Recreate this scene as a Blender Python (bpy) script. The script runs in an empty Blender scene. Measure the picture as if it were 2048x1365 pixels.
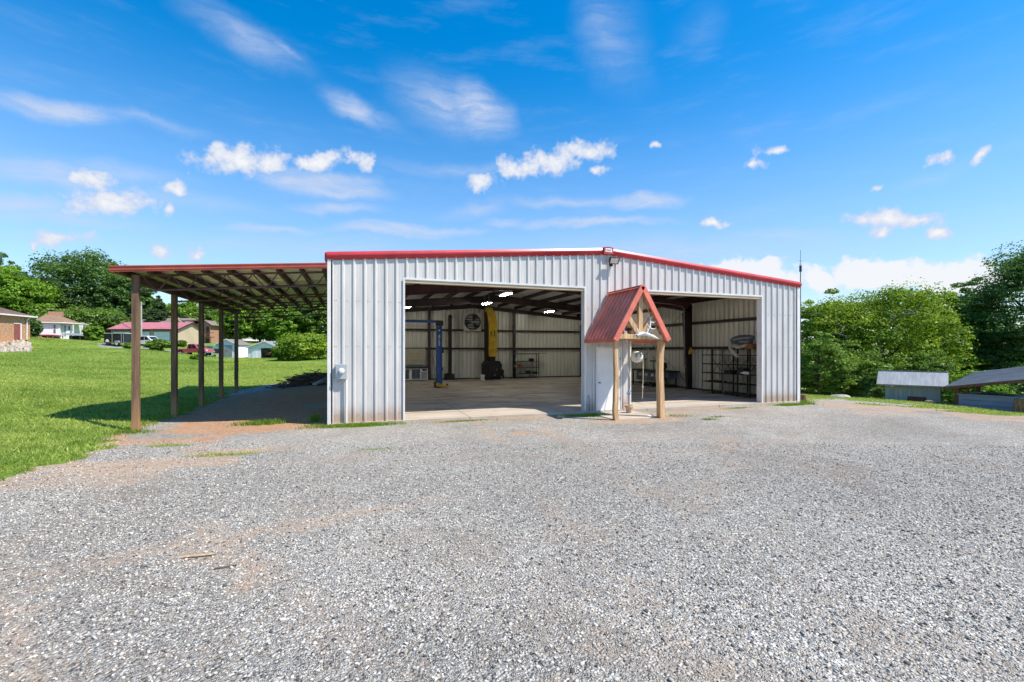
import bpy, math, random
import numpy as np
from mathutils import Vector, Matrix
R = math.radians
rng = np.random.default_rng(7)
random.seed(7)
sc = bpy.context.scene
col = sc.collection

# ---------------------------------------------------------------- camera
TH = .3325                                   # heading of the view, clockwise from the barn's depth axis
CAM = Vector((.634, -14.396, 2.128)); FPX = 925.43; V0 = 700.4
cd = bpy.data.cameras.new('camera'); cam = bpy.data.objects.new('camera', cd); col.objects.link(cam)
cam.location = CAM; cam.rotation_euler = (R(90), 0, -TH)
cd.sensor_width = 36; cd.lens = 36*FPX/2048; cd.shift_y = (V0-682.5)/2048
cd.clip_start = .1; cd.clip_end = 3000
sc.camera = cam
CT, ST = math.cos(TH), math.sin(TH)
def P(u, v, Z):
    """world point at survey reading u, v of the reference and Z metres ahead of the tripod"""
    X = (u-1024)/FPX*Z; H = (V0-v)/FPX*Z
    return Vector((CAM.x+CT*X+ST*Z, CAM.y-ST*X+CT*Z, CAM.z+H))

# ---------------------------------------------------------------- light, exposure
SUN = Vector((.55, -.433, 1)).normalized()
sd = bpy.data.lights.new('sun', 'SUN'); so = bpy.data.objects.new('sun', sd); col.objects.link(so)
sd.energy = 4.3; sd.angle = R(.5); sd.color = (1, .92, .80)
so.rotation_euler = (-SUN).to_track_quat('-Z', 'Y').to_euler(); so.location = (0, 0, 60)
sc.view_settings.view_transform = 'Standard'; sc.view_settings.look = 'None'
sc.view_settings.exposure = .70; sc.view_settings.gamma = 1
sc.render.engine = 'CYCLES'
sc.cycles.use_denoising = True
sc.cycles.max_bounces = 8; sc.cycles.diffuse_bounces = 5; sc.cycles.glossy_bounces = 3
sc.cycles.transmission_bounces = 3; sc.cycles.sample_clamp_indirect = 6

class NT:
    """short-hand for building node trees"""
    def __init__(s, tree): s.t = tree; s.n = tree.nodes; s.l = tree.links
    def new(s, typ, **kw):
        n = s.n.new(typ)
        for k, v in kw.items(): setattr(n, k, v)
        return n
    def put(s, sock, val):
        if hasattr(val, 'is_output') or isinstance(val, bpy.types.NodeSocket): s.l.new(val, sock)
        else: sock.default_value = val
    def m(s, op, a, b=0., c=0., clamp=False):
        n = s.new('ShaderNodeMath', operation=op, use_clamp=clamp)
        for i, x in enumerate((a, b, c)): s.put(n.inputs[i], x)
        return n.outputs[0]
    def vm(s, op, a, b=None):
        n = s.new('ShaderNodeVectorMath', operation=op); s.put(n.inputs[0], a)
        if b is not None: s.put(n.inputs[1], b)
        return n.outputs['Value'] if op in ('LENGTH', 'DOT_PRODUCT', 'DISTANCE') else n.outputs[0]
    def mix(s, f, a, b, blend='MIX'):
        n = s.new('ShaderNodeMix', data_type='RGBA', blend_type=blend)
        s.put(n.inputs[0], f); s.put(n.inputs[6], c4(a)); s.put(n.inputs[7], c4(b))
        return n.outputs[2]
    def noise(s, vec, scale, detail=3., rough=.5, dist=0.):
        n = s.new('ShaderNodeTexNoise'); s.put(n.inputs['Vector'], vec); n.inputs['Scale'].default_value = scale
        n.inputs['Detail'].default_value = detail; n.inputs['Roughness'].default_value = rough; n.inputs['Distortion'].default_value = dist
        return n.outputs['Fac']
    def smooth(s, x, a, b, lo=0., hi=1.):
        n = s.new('ShaderNodeMapRange', interpolation_type='SMOOTHSTEP'); s.put(n.inputs[0], x)
        for i, v in zip((1, 2, 3, 4), (a, b, lo, hi)): n.inputs[i].default_value = v
        return n.outputs[0]
    def mapping(s, vec, loc=(0, 0, 0), rot=(0, 0, 0), scale=(1, 1, 1), typ='POINT'):
        n = s.new('ShaderNodeMapping', vector_type=typ); s.put(n.inputs[0], vec)
        n.inputs[1].default_value = loc; n.inputs[2].default_value = rot; n.inputs[3].default_value = scale
        return n.outputs[0]
def c4(c):
    if isinstance(c, (tuple, list)) and len(c) == 3: return (*c, 1.)
    return c

# ---------------------------------------------------------------- sky
w = bpy.data.worlds.new('World'); sc.world = w; w.use_nodes = True
t = NT(w.node_tree); t.n.clear()
sky = t.new('ShaderNodeTexSky', sky_type='NISHITA', sun_disc=False, sun_elevation=math.asin(SUN.z),
            sun_rotation=math.atan2(SUN.x, SUN.y), altitude=250, air_density=1., dust_density=.35, ozone_density=2.2)
dirv = t.new('ShaderNodeTexCoord').outputs['Generated']
sep = t.new('ShaderNodeSeparateXYZ'); t.l.new(dirv, sep.inputs[0])
el = t.m('ARCSINE', sep.outputs[2]); az = t.m('ARCTAN2', sep.outputs[0], sep.outputs[1])
cmb = t.new('ShaderNodeCombineXYZ'); t.l.new(az, cmb.inputs[0]); t.l.new(el, cmb.inputs[1]); ae = cmb.outputs[0]
def azel(u, v):
    d = (P(u, v, 1)-CAM).normalized(); return math.atan2(d.x, d.y), math.asin(d.z)
def lobe(u, v, ru, rv, deg, vec):
    """1 at the middle of a cloud standing in this direction of the sky, 0 at its rim"""
    a, e = azel(u, v); a2, e2 = azel(u+10, v); a3, e3 = azel(u, v-10)
    ku = math.hypot(a2-a, e2-e)/10; kv = math.hypot(a3-a, e3-e)/10
    tilt = math.atan2(e2-e, a2-a)
    q = t.mapping(vec, (a, e, 0), (0, 0, tilt+R(deg)), (ru*ku, rv*kv, 1), 'TEXTURE')
    return t.m('SUBTRACT', 1., t.vm('LENGTH', q))
warp = t.new('ShaderNodeTexNoise'); t.l.new(dirv, warp.inputs[0]); warp.inputs['Scale'].default_value = 22; warp.inputs['Detail'].default_value = 5
wv = t.vm('SUBTRACT', warp.outputs['Color'], (.5, .5, .5))
sw = t.new('ShaderNodeVectorMath', operation='MULTIPLY_ADD'); t.l.new(wv, sw.inputs[0]); sw.inputs[1].default_value = (.06, .035, 0); t.l.new(ae, sw.inputs[2])
cum = None
for u, v, ru, rv in [(485, 322, 80, 26), (450, 312, 45, 20), (540, 326, 50, 22), (632, 325, 42, 18), (724, 318, 28, 15), (200, 366, 45, 20), (225, 407, 95, 18), (190, 398, 40, 16),
                     (340, 418, 16, 12), (120, 478, 65, 14), (320, 510, 26, 11), (394, 509, 24, 13), (968, 363, 32, 16), (1040, 336, 45, 18), (1100, 322, 55, 22),
                     (1170, 304, 52, 18), (1190, 340, 20, 8), (1309, 291, 9, 8), (1515, 328, 16, 9), (1548, 303, 26, 10), (1880, 320, 18, 10), (1955, 322, 13, 17), (1760, 438, 60, 15), (1852, 440, 44, 12),
                     (1756, 466, 30, 11), (1882, 465, 34, 11), (1430, 447, 24, 7), (1745, 378, 14, 6), (345, 375, 22, 12), (68, 495, 12, 14)]:
    f = lobe(u, v, ru*1.5, rv*1.6, 0, sw.outputs[0]); cum = f if cum is None else t.m('MAXIMUM', cum, f)
n1 = t.noise(dirv, 36, 6, .55); n1b = t.noise(dirv, 120, 5, .6)
cd1 = t.m('ADD', t.m('SUBTRACT', cum, .20), t.m('MULTIPLY', t.m('SUBTRACT', n1, .5), 1.9)); cd1 = t.m('ADD', cd1, t.m('MULTIPLY', t.m('SUBTRACT', n1b, .5), .5))
cdens = t.m('MULTIPLY', t.smooth(cd1, -.15, .5), t.smooth(n1b, .2, .55, .85, 1.), clamp=True)
bank = None
for u, v, ru, rv in [(1500, 548, 150, 42), (1640, 562, 60, 40), (1740, 548, 130, 44), (1900, 560, 160, 50), (1380, 560, 120, 30)]:
    f = lobe(u, v, ru, rv, 0, sw.outputs[0]); bank = f if bank is None else t.m('MAXIMUM', bank, f)
bd = t.smooth(t.m('ADD', bank, t.m('MULTIPLY', t.m('SUBTRACT', n1, .5), 1.6)), .05, .45, 0, .92)
warp2 = t.new('ShaderNodeTexNoise'); t.l.new(dirv, warp2.inputs[0]); warp2.inputs['Scale'].default_value = 5.5; warp2.inputs['Detail'].default_value = 6; warp2.inputs['Roughness'].default_value = .6
sw2 = t.new('ShaderNodeVectorMath', operation='MULTIPLY_ADD'); t.l.new(t.vm('SUBTRACT', warp2.outputs['Color'], (.5, .5, .5)), sw2.inputs[0]); sw2.inputs[1].default_value = (.13, .07, 0); t.l.new(ae, sw2.inputs[2])
wis = None
for u, v, ru, rv, dg, s in [(90, 214, 150, 26, -13, .9), (280, 248, 190, 16, -16, .42), (490, 78, 150, 40, -27, .5), (560, 100, 70, 18, -34, .45), (700, 220, 75, 26, -22, .7), (760, 238, 75, 18, -16, .4),
                            (890, 205, 120, 62, -12, .55), (960, 215, 85, 50, -25, .85), (650, 372, 130, 24, -10, .85), (690, 378, 80, 20, 6, .65), (670, 418, 95, 12, -3, .5), (90, 350, 190, 34, -14, .5),
                            (250, 350, 180, 20, -12, .35), (1215, 70, 110, 80, -50, .4), (1390, 60, 60, 60, 40, .22), (1290, 400, 95, 17, 4, .75), (1150, 404, 160, 12, 1, .45), (1180, 446, 190, 10, 1, .6),
                            (800, 461, 170, 13, 0, .7), (540, 463, 120, 9, -2, .5), (930, 340, 200, 16, -2, .3), (1000, 440, 60, 10, 0, .45), (950, 415, 90, 16, 8, .35), (60, 410, 110, 20, -12, .5), (330, 400, 300, 22, -8, .28),
                            (1880, 340, 160, 20, 24, .2), (1560, 470, 200, 16, 0, .3), (1350, 500, 420, 40, 0, .35), (600, 500, 420, 32, 0, .3), (150, 440, 220, 22, -6, .35)]:
    f = t.m('MULTIPLY', t.m('MAXIMUM', lobe(u, v, ru*1.3, rv*1.5, dg, sw2.outputs[0]), 0), s*(1.25 if v < 300 else 1.7))
    wis = f if wis is None else t.m('MAXIMUM', wis, f)
st = t.noise(t.mapping(sw2.outputs[0], (0, 0, 0), (0, 0, R(16)), (5, 30, 1)), 2.0, 7, .62, .12)
wdens = t.m('MULTIPLY', t.smooth(wis, 0, 1), t.smooth(st, .25, .72, .45, 1.15), clamp=True)
thin = t.m('MULTIPLY', t.smooth(t.noise(t.mapping(ae, (3, 0, 0), (0, 0, R(14)), (3, 14, 1)), 1.6, 6, .62), .48, .85), .16)
hz = t.smooth(el, .0, .55, .56, 0.)
dens = t.m('MAXIMUM', t.m('MAXIMUM', cdens, bd), t.m('MAXIMUM', t.m('MULTIPLY', wdens, .82), thin))
dens = t.m('ADD', dens, t.m('MULTIPLY', t.m('SUBTRACT', 1., dens), hz), clamp=True)
hs = t.new('ShaderNodeHueSaturation'); t.l.new(sky.outputs[0], hs.inputs['Color']); hs.inputs['Saturation'].default_value = 1.47; hs.inputs['Hue'].default_value = .497
bg = t.new('ShaderNodeBackground'); t.l.new(hs.outputs[0], bg.inputs[0]); bg.inputs[1].default_value = .145
under = t.smooth(cd1, .1, 1.1, .0, 1.)
ccol = t.mix(t.m('MAXIMUM', t.m('MULTIPLY', under, cdens), bd), (.58, .66, .83), (.88, .885, .90))
bg2 = t.new('ShaderNodeBackground'); t.l.new(ccol, bg2.inputs[0]); bg2.inputs[1].default_value = .66
ms = t.new('ShaderNodeMixShader'); t.l.new(dens, ms.inputs[0]); t.l.new(bg.outputs[0], ms.inputs[1]); t.l.new(bg2.outputs[0], ms.inputs[2])
t.l.new(ms.outputs[0], t.new('ShaderNodeOutputWorld').inputs[0])
w.cycles.sampling_method = 'MANUAL'; w.cycles.sample_map_resolution = 1024

# ---------------------------------------------------------------- materials
def mat(name, c, rough=.6, metal=0., var=.12, scale=3., stretch=(1, 1, 1), c2=None, bump=0., bscale=30., spec=.4, emit=None, detail=4., coord='Object', fine=0., mud=None):
    m = bpy.data.materials.new(name); m.use_nodes = True; q = NT(m.node_tree); q.n.clear()
    b = q.new('ShaderNodeBsdfPrincipled'); o = q.new('ShaderNodeOutputMaterial'); q.l.new(b.outputs[0], o.inputs[0])
    co = q.new('ShaderNodeTexCoord').outputs[coord]
    f = q.noise(q.mapping(co, scale=stretch), scale, detail, .6)
    c2 = c2 or tuple(x*(1-2*var) for x in c); c1 = tuple(min(1, x*(1+var)) for x in c) if c2 is None else c
    base = q.mix(q.smooth(f, .3, .7), c2, tuple(min(1., x*(1+var)) for x in c))
    if fine:
        g = q.noise(q.mapping(co, scale=stretch), scale*9, 3, .6)
        base = q.mix(q.smooth(g, .35, .7, 0, fine), base, tuple(x*.35 for x in c))
    if mud:   # splashed clay near the ground
        z_ = q.new('ShaderNodeSeparateXYZ'); q.l.new(co, z_.inputs[0])
        k_ = q.smooth(q.m('ADD', z_.outputs[2], q.m('MULTIPLY', q.noise(q.mapping(co, scale=(1, 1, .3)), 5, 4, .6), -mud[1]*.8)), -mud[1]*.3, mud[1]*.75, mud[2], 0)
        base = q.mix(k_, base, mud[0])
    q.l.new(base, b.inputs['Base Color'])
    b.inputs['Roughness'].default_value = rough; b.inputs['Metallic'].default_value = metal; b.inputs['Specular IOR Level'].default_value = spec
    if bump:
        bn = q.new('ShaderNodeBump'); bn.inputs['Strength'].default_value = min(1, bump); bn.inputs['Distance'].default_value = .02
        q.l.new(q.noise(q.mapping(co, scale=stretch), bscale, 4, .6), bn.inputs['Height']); q.l.new(bn.outputs[0], b.inputs['Normal'])
    if emit: b.inputs['Emission Color'].default_value = (*emit[0], 1); b.inputs['Emission Strength'].default_value = emit[1]
    return m
M = {}
M['white_panel'] = mat('white_panel', (.62, .595, .565), .36, 0, .05, 1.2, (3, 3, .5), (.545, .525, .50), spec=.5, fine=.06, mud=((.42, .26, .16), .5, .75))
M['white_trim'] = mat('white_trim', (.72, .70, .68), .4, 0, .04, 2)
M['liner'] = mat('liner', (.66, .645, .56), .32, 0, .05, .9, (2, 2, .5), (.60, .585, .50), spec=.6)
M['tan_header'] = mat('tan_header', (.60, .50, .33), .55, 0, .06, 2)
M['red_trim'] = mat('red_trim', (.50, .035, .045), .32, 0, .08, 2, spec=.5)
M['red_roof'] = mat('red_roof', (.74, .19, .125), .38, 0, .12, 2.5, spec=.5)
M['brick_red_fascia'] = mat('brick_red_fascia', (.50, .10, .06), .4, 0, .1, 2)
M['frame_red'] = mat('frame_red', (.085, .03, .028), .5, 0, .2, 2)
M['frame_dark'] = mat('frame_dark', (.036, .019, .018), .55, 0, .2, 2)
M['roof_sheet'] = mat('roof_sheet', (.55, .57, .58), .45, .3, .06, 1)
M['insulation'] = mat('insulation', (.78, .78, .76), .7, 0, .08, 2)
M['post_wood'] = mat('post_wood', (.24, .145, .085), .85, 0, .25, 2.2, (6, 6, .35), (.095, .06, .04), .5, 20, fine=.5, mud=((.46, .24, .11), .9, .75))
M['purlin_wood'] = mat('purlin_wood', (.115, .065, .038), .85, 0, .2, 3, (6, .35, 6), (.05, .03, .02), .4, 20, fine=.4)
M['pine'] = mat('pine', (.74, .49, .265), .75, 0, .12, 2.2, (6, 6, .45), (.46, .265, .125), .4, 22, fine=.45)
M['truss_steel'] = mat('truss_steel', (.12, .055, .04), .6, 0, .25, 4)
M['deck_under'] = mat('deck_under', (.80, .80, .60), .32, .6, .12, 1.2, (.3, 4, 1))
M['door_white'] = mat('door_white', (.80, .79, .77), .4, 0, .03, 2)
M['galv'] = mat('galv', (.42, .45, .47), .4, .6, .1, 6)
M['grey_box'] = mat('grey_box', (.42, .45, .47), .45, .2, .06, 4)
M['black'] = mat('black', (.014, .014, .015), .5, 0, .2, 4)
M['black_rust'] = mat('black_rust', (.012, .011, .010), .7, .1, .3, 5, c2=(.024, .016, .012))
M['glass_dark'] = mat('glass_dark', (.02, .025, .03), .08, 0, .1, 2, spec=.7)
M['blue'] = mat('blue', (.012, .085, .34), .38, 0, .12, 2, spec=.5)
M['yellow'] = mat('yellow', (.62, .40, .015), .5, 0, .12, 3, c2=(.42, .25, .02), fine=.25)
M['plastic_white'] = mat('plastic_white', (.78, .78, .74), .35, 0, .05, 5)
M['reel_cream'] = mat('reel_cream', (.80, .76, .66), .4, 0, .05, 5)
M['slate_grey'] = mat('slate_grey', (.16, .19, .23), .4, 0, .1, 5)
M['hose'] = mat('hose', (.62, .52, .34), .6, 0, .08, 8)
M['clay'] = mat('clay', (.62, .43, .27), .8, 0, .15, 8)
M['bone'] = mat('bone', (.80, .79, .76), .6, 0, .08, 9)
M['ply'] = mat('ply', (.46, .42, .31), .7, 0, .1, 2, (1, 1, 3))
M['steel_grey'] = mat('steel_grey', (.30, .31, .33), .4, .5, .12, 4)
M['lampglow'] = mat('lampglow', (.9, .9, .85), .5, emit=((1, .97, .88), 125.))
M['floodglass'] = mat('floodglass', (.75, .70, .58), .15, 0, .15, 20, spec=.7)
M['brick'] = mat('brick', (.50, .32, .19), .85, 0, .25, 4, (1, 1, 3), (.26, .12, .065), fine=.35, mud=((.5, .26, .12), .9, .6))
M['brick_pale'] = mat('brick_pale', (.42, .24, .16), .85, 0, .18, 4, (1, 1, 4), (.32, .17, .11), fine=.2)
M['shingle_brown'] = mat('shingle_brown', (.16, .10, .085), .9, 0, .18, 2, (1, 1, 5), fine=.3)
M['shingle_tan'] = mat('shingle_tan', (.27, .17, .11), .9, 0, .14, 2, (1, 1, 5), fine=.2)
M['shingle_grey'] = mat('shingle_grey', (.23, .19, .165), .9, 0, .14, 2, (1, 1, 5), fine=.2)
M['pink_roof'] = mat('pink_roof', (.50, .17, .17), .4, 0, .07, 1.5)
M['tan_siding'] = mat('tan_siding', (.50, .40, .28), .7, 0, .06, 2, (.4, .4, 9))
M['siding_white'] = mat('siding_white', (.74, .75, .75), .6, 0, .05, 2, (.4, .4, 8))
M['red_paint'] = mat('red_paint', (.30, .035, .04), .45, 0, .15, 3)
M['door_red'] = mat('door_red', (.26, .08, .07), .5, 0, .1, 3)
M['truck_red'] = mat('truck_red', (.42, .055, .065), .3, 0, .15, 1.5, c2=(.34, .08, .08), spec=.6)
M['truck_white'] = mat('truck_white', (.72, .73, .74), .25, 0, .04, 2, spec=.6)
M['tyre'] = mat('tyre', (.016, .016, .017), .9, 0, .2, 8)
M['trailer_black'] = mat('trailer_black', (.014, .018, .024), .3, 0, .15, 1.5, spec=.5)
M['teal'] = mat('teal', (.05, .20, .16), .5, 0, .1, 3)
M['coop_grey'] = mat('coop_grey', (.27, .32, .33), .75, 0, .12, 2, (8, 8, .4), (.20, .245, .26), fine=.25)
M['coop_roof'] = mat('coop_roof', (.34, .35, .355), .5, .3, .1, 1.4, (5, .6, 1), spec=.5)
M['dark_roof'] = mat('dark_roof', (.27, .285, .31), .42, .3, .12, 1.5, (1, 1, 1), spec=.5)
M['weathered'] = mat('weathered', (.30, .27, .23), .85, 0, .2, 3, (6, .5, 6), (.15, .12, .10), fine=.4)
M['timber_brown'] = mat('timber_brown', (.17, .085, .045), .85, 0, .22, 3, (6, 6, .4), (.08, .04, .025), fine=.4)
M['blue_siding'] = mat('blue_siding', (.20, .25, .33), .6, 0, .08, 2, (.5, .5, 6))
M['stump_wood'] = mat('stump_wood', (.32, .19, .10), .9, 0, .25, 5, (4, 4, .6), (.14, .075, .045), .5, 15, fine=.5)
M['weathered_tan'] = mat('weathered_tan', (.46, .34, .21), .9, 0, .2, 9, (3, 3, 3))
M['stone'] = mat('stone', (.34, .31, .27), .9, 0, .2, 2.5, bump=.5, bscale=9, fine=.3)
M['dark_stick'] = mat('dark_stick', (.11, .08, .07), .9, 0, .3, 3)
M['tarp'] = mat('tarp', (.34, .32, .44), .5, 0, .15, 3)
M['bark'] = mat('bark', (.10, .075, .055), .95, 0, .25, 4, (4, 4, .6), bump=.5)
M['dead_wood'] = mat('dead_wood', (.30, .27, .24), .95, 0, .2, 4)
M['wire'] = mat('wire', (.05, .05, .05), .6)
M['pole_grey'] = mat('pole_grey', (.42, .41, .38), .85, 0, .15, 3, (4, 4, .3))
M['asphalt'] = mat('asphalt', (.26, .26, .26), .9, 0, .15, 3)
M['letter'] = mat('letter', (.85, .85, .85), .5)
M['sign_ink'] = mat('sign_ink', (.22, .27, .27), .6)
M['canvas'] = mat('canvas', (.10, .12, .15), .6, 0, .2, 3)
M['canvas_pale'] = mat('canvas_pale', (.50, .47, .40), .6, 0, .15, 4)
M['rust_orange'] = mat('rust_orange', (.30, .12, .04), .7, 0, .3, 5)

def leafmat(name, c, c2):
    m = bpy.data.materials.new(name); m.use_nodes = True; q = NT(m.node_tree); q.n.clear()
    a = q.new('ShaderNodeAttribute', attribute_name='tint')
    base = q.mix(a.outputs['Fac'], c, c2)
    d = q.new('ShaderNodeBsdfDiffuse'); q.l.new(base, d.inputs[0])
    tr = q.new('ShaderNodeBsdfTranslucent'); q.l.new(q.mix(.5, base, (c2[0]*1.3, c2[1]*1.3, c2[2]*.5)), tr.inputs[0])
    gl = q.new('ShaderNodeBsdfGlossy'); gl.inputs['Roughness'].default_value = .45; gl.inputs[0].default_value = (.8, .9, .8, 1)
    s1 = q.new('ShaderNodeMixShader'); s1.inputs[0].default_value = .4; q.l.new(d.outputs[0], s1.inputs[1]); q.l.new(tr.outputs[0], s1.inputs[2])
    s2 = q.new('ShaderNodeMixShader'); s2.inputs[0].default_value = .02; q.l.new(s1.outputs[0], s2.inputs[1]); q.l.new(gl.outputs[0], s2.inputs[2])
    q.l.new(s2.outputs[0], q.new('ShaderNodeOutputMaterial').inputs[0])
    return m
M['leaf_mid'] = leafmat('leaf_mid', (.075, .145, .026), (.20, .32, .045))
M['leaf_dark'] = leafmat('leaf_dark', (.05, .11, .03), (.13, .24, .05))
M['leaf_lime'] = leafmat('leaf_lime', (.10, .185, .02), (.29, .41, .034))
M['leaf_bright'] = leafmat('leaf_bright', (.09, .18, .018), (.24, .42, .04))
M['leaf_cedar'] = leafmat('leaf_cedar', (.03, .065, .02), (.08, .14, .035))
M['leaf_blossom'] = leafmat('leaf_blossom', (.07, .11, .03), (.5, .47, .38))
M['grass_blade'] = leafmat('grass_blade', (.115, .20, .024), (.41, .49, .11))
M['flower_yellow'] = leafmat('flower_yellow', (.45, .38, .03), (.6, .5, .05))
M['weed_blade'] = leafmat('weed_blade', (.09, .17, .02), (.26, .38, .05))

# ---------------------------------------------------------------- mesh helpers
class MB:
    def __init__(s): s.v = []; s.f = []; s.mi = []
    def add(s, vs, fs, k=0):
        n = len(s.v); s.v += [tuple(x) for x in vs]; s.f += [tuple(i+n for i in f) for f in fs]; s.mi += [k]*len(fs); return s
    def box(s, x0, y0, z0, x1, y1, z1, k=0):
        x0, x1 = sorted((x0, x1)); y0, y1 = sorted((y0, y1)); z0, z1 = sorted((z0, z1))
        vs = [(x, y, z) for z in (z0, z1) for y in (y0, y1) for x in (x0, x1)]
        return s.add(vs, [(0, 2, 3, 1), (4, 5, 7, 6), (0, 1, 5, 4), (2, 6, 7, 3), (0, 4, 6, 2), (1, 3, 7, 5)], k)
    def bar(s, a, b, w, h, up=(0, 0, 1), k=0):
        """rectangular bar from a to b, w across, h along up"""
        a = Vector(a); b = Vector(b); d = (b-a).normalized(); u = Vector(up)
        sx = d.cross(u)
        if sx.length < 1e-5: sx = d.cross(Vector((0, 1, 0)))
        sx.normalize(); uy = sx.cross(d).normalized()
        vs = [p+sx*i*w/2+uy*j*h/2 for p in (a, b) for j in (-1, 1) for i in (-1, 1)]
        return s.add(vs, [(0, 1, 3, 2), (4, 6, 7, 5), (0, 4, 5, 1), (2, 3, 7, 6), (0, 2, 6, 4), (1, 5, 7, 3)], k)
    def tube(s, pts, r, n=8, k=0):
        pts = [Vector(p) for p in pts]; rs = r if isinstance(r, (list, tuple)) else [r]*len(pts)
        vs = []; fs = []; prev = None
        for i, p in enumerate(pts):
            d = (pts[min(i+1, len(pts)-1)]-pts[max(i-1, 0)]).normalized()
            u = prev if prev is not None else (Vector((0, 0, 1)) if abs(d.z) < .9 else Vector((1, 0, 0)))
            x = d.cross(u)
            if x.length < 1e-4: x = d.cross(Vector((0, 1, .3)))
            x.normalize(); y = x.cross(d).normalized(); prev = y
            vs += [p+(x*math.cos(a)+y*math.sin(a))*rs[i] for a in (2*math.pi*j/n for j in range(n))]
        for i in range(len(pts)-1):
            fs += [(i*n+j, i*n+(j+1) % n, (i+1)*n+(j+1) % n, (i+1)*n+j) for j in range(n)]
        fs.append(tuple(range(n))); fs.append(tuple(len(vs)-1-j for j in range(n)))
        return s.add(vs, fs, k)
    def lathe(s, prof, c=(0, 0, 0), axis='z', n=20, k=0, caps=True):
        vs = []; fs = []
        for r, h in prof:
            for j in range(n):
                a = 2*math.pi*j/n; x, y = r*math.cos(a), r*math.sin(a)
                q = (x, y, h) if axis == 'z' else ((x, h, y) if axis == 'y' else (h, x, y))
                vs.append((q[0]+c[0], q[1]+c[1], q[2]+c[2]))
        for i in range(len(prof)-1): fs += [(i*n+j, i*n+(j+1) % n, (i+1)*n+(j+1) % n, (i+1)*n+j) for j in range(n)]
        if caps: fs += [tuple(range(n)), tuple(len(vs)-1-j for j in range(n))]
        return s.add(vs, fs, k)
    def prism(s, poly, axis, a, b, k=0):
        """poly in the two other axes, extruded along axis from a to b"""
        n = len(poly)
        def mk(p, h): return {'x': (h, p[0], p[1]), 'y': (p[0], h, p[1]), 'z': (p[0], p[1], h)}[axis]
        vs = [mk(p, a) for p in poly]+[mk(p, b) for p in poly]
        return s.add(vs, [tuple(range(n)), tuple(range(2*n-1, n-1, -1))]+[(i, n+i, n+(i+1) % n, (i+1) % n) for i in range(n)], k)
    def quad(s, a, b, c, d, k=0): return s.add([a, b, c, d], [(0, 1, 2, 3)], k)
    def slab(s, a, b, c, d, th, k=0):
        """sheet a b c d (top face) with thickness th"""
        q = [Vector(x) for x in (a, b, c, d)]; n = (q[1]-q[0]).cross(q[3]-q[0]).normalized()
        if n.z < 0: n = -n
        vs = q+[x-n*th for x in q]
        return s.add(vs, [(0, 1, 2, 3), (7, 6, 5, 4), (0, 4, 5, 1), (1, 5, 6, 2), (2, 6, 7, 3), (3, 7, 4, 0)], k)
    def build(s, name, m, parent=None, smooth=False, fix=True):
        me = bpy.data.meshes.new(name); me.from_pydata(s.v, [], s.f)
        for x in (m if isinstance(m, (list, tuple)) else [m]): me.materials.append(M[x])
        if any(s.mi): me.polygons.foreach_set('material_index', s.mi)
        me.update()
        if fix:
            import bmesh
            bm = bmesh.new(); bm.from_mesh(me); bmesh.ops.recalc_face_normals(bm, faces=bm.faces); bm.to_mesh(me); bm.free()
        if smooth: me.polygons.foreach_set('use_smooth', [True]*len(me.polygons)); me.set_sharp_from_angle(angle=R(40))
        o = bpy.data.objects.new(name, me); col.objects.link(o)
        if parent: o.parent = parent
        return o
def tag(o, label=None, cat=None, group=None, kind=None):
    if label: o['label'] = label
    if cat: o['category'] = cat
    if group: o['group'] = group
    if kind: o['kind'] = kind
    return o
def thing(name, label, cat, loc=(0, 0, 0), rz=0., group=None):
    o = bpy.data.objects.new(name, None); col.objects.link(o); o.location = loc; o.rotation_euler = (0, 0, rz); o.empty_display_size = .3
    return tag(o, label, cat, group)
def copy_tree(o, parent=None):
    c = o.copy(); col.objects.link(c); c.parent = parent
    for ch in list(o.children): copy_tree(ch, c)
    return c
def soft(o, w=.006, seg=2):
    b = o.modifiers.new('edge', 'BEVEL'); b.width = w; b.segments = seg; b.limit_method = 'ANGLE'; return o
def fastmesh(name, V, F4, mats, tint=None, smooth=False):
    me = bpy.data.meshes.new(name); n = F4.shape[1]
    me.vertices.add(len(V)); me.vertices.foreach_set('co', np.ascontiguousarray(V, dtype=np.float32).ravel())
    me.loops.add(F4.size); me.loops.foreach_set('vertex_index', np.ascontiguousarray(F4, dtype=np.int32).ravel())
    me.polygons.add(len(F4)); me.polygons.foreach_set('loop_start', np.arange(0, F4.size, n, dtype=np.int32))
    if tint is not None:
        a = me.attributes.new('tint', 'FLOAT', 'POINT'); a.data.foreach_set('value', np.ascontiguousarray(tint, dtype=np.float32))
    for x in mats: me.materials.append(M[x])
    me.update(calc_edges=True); me.validate()
    if smooth: me.polygons.foreach_set('use_smooth', [True]*len(me.polygons))
    return me
def link(name, me, parent=None):
    o = bpy.data.objects.new(name, me); col.objects.link(o)
    if parent: o.parent = parent
    return o

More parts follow.
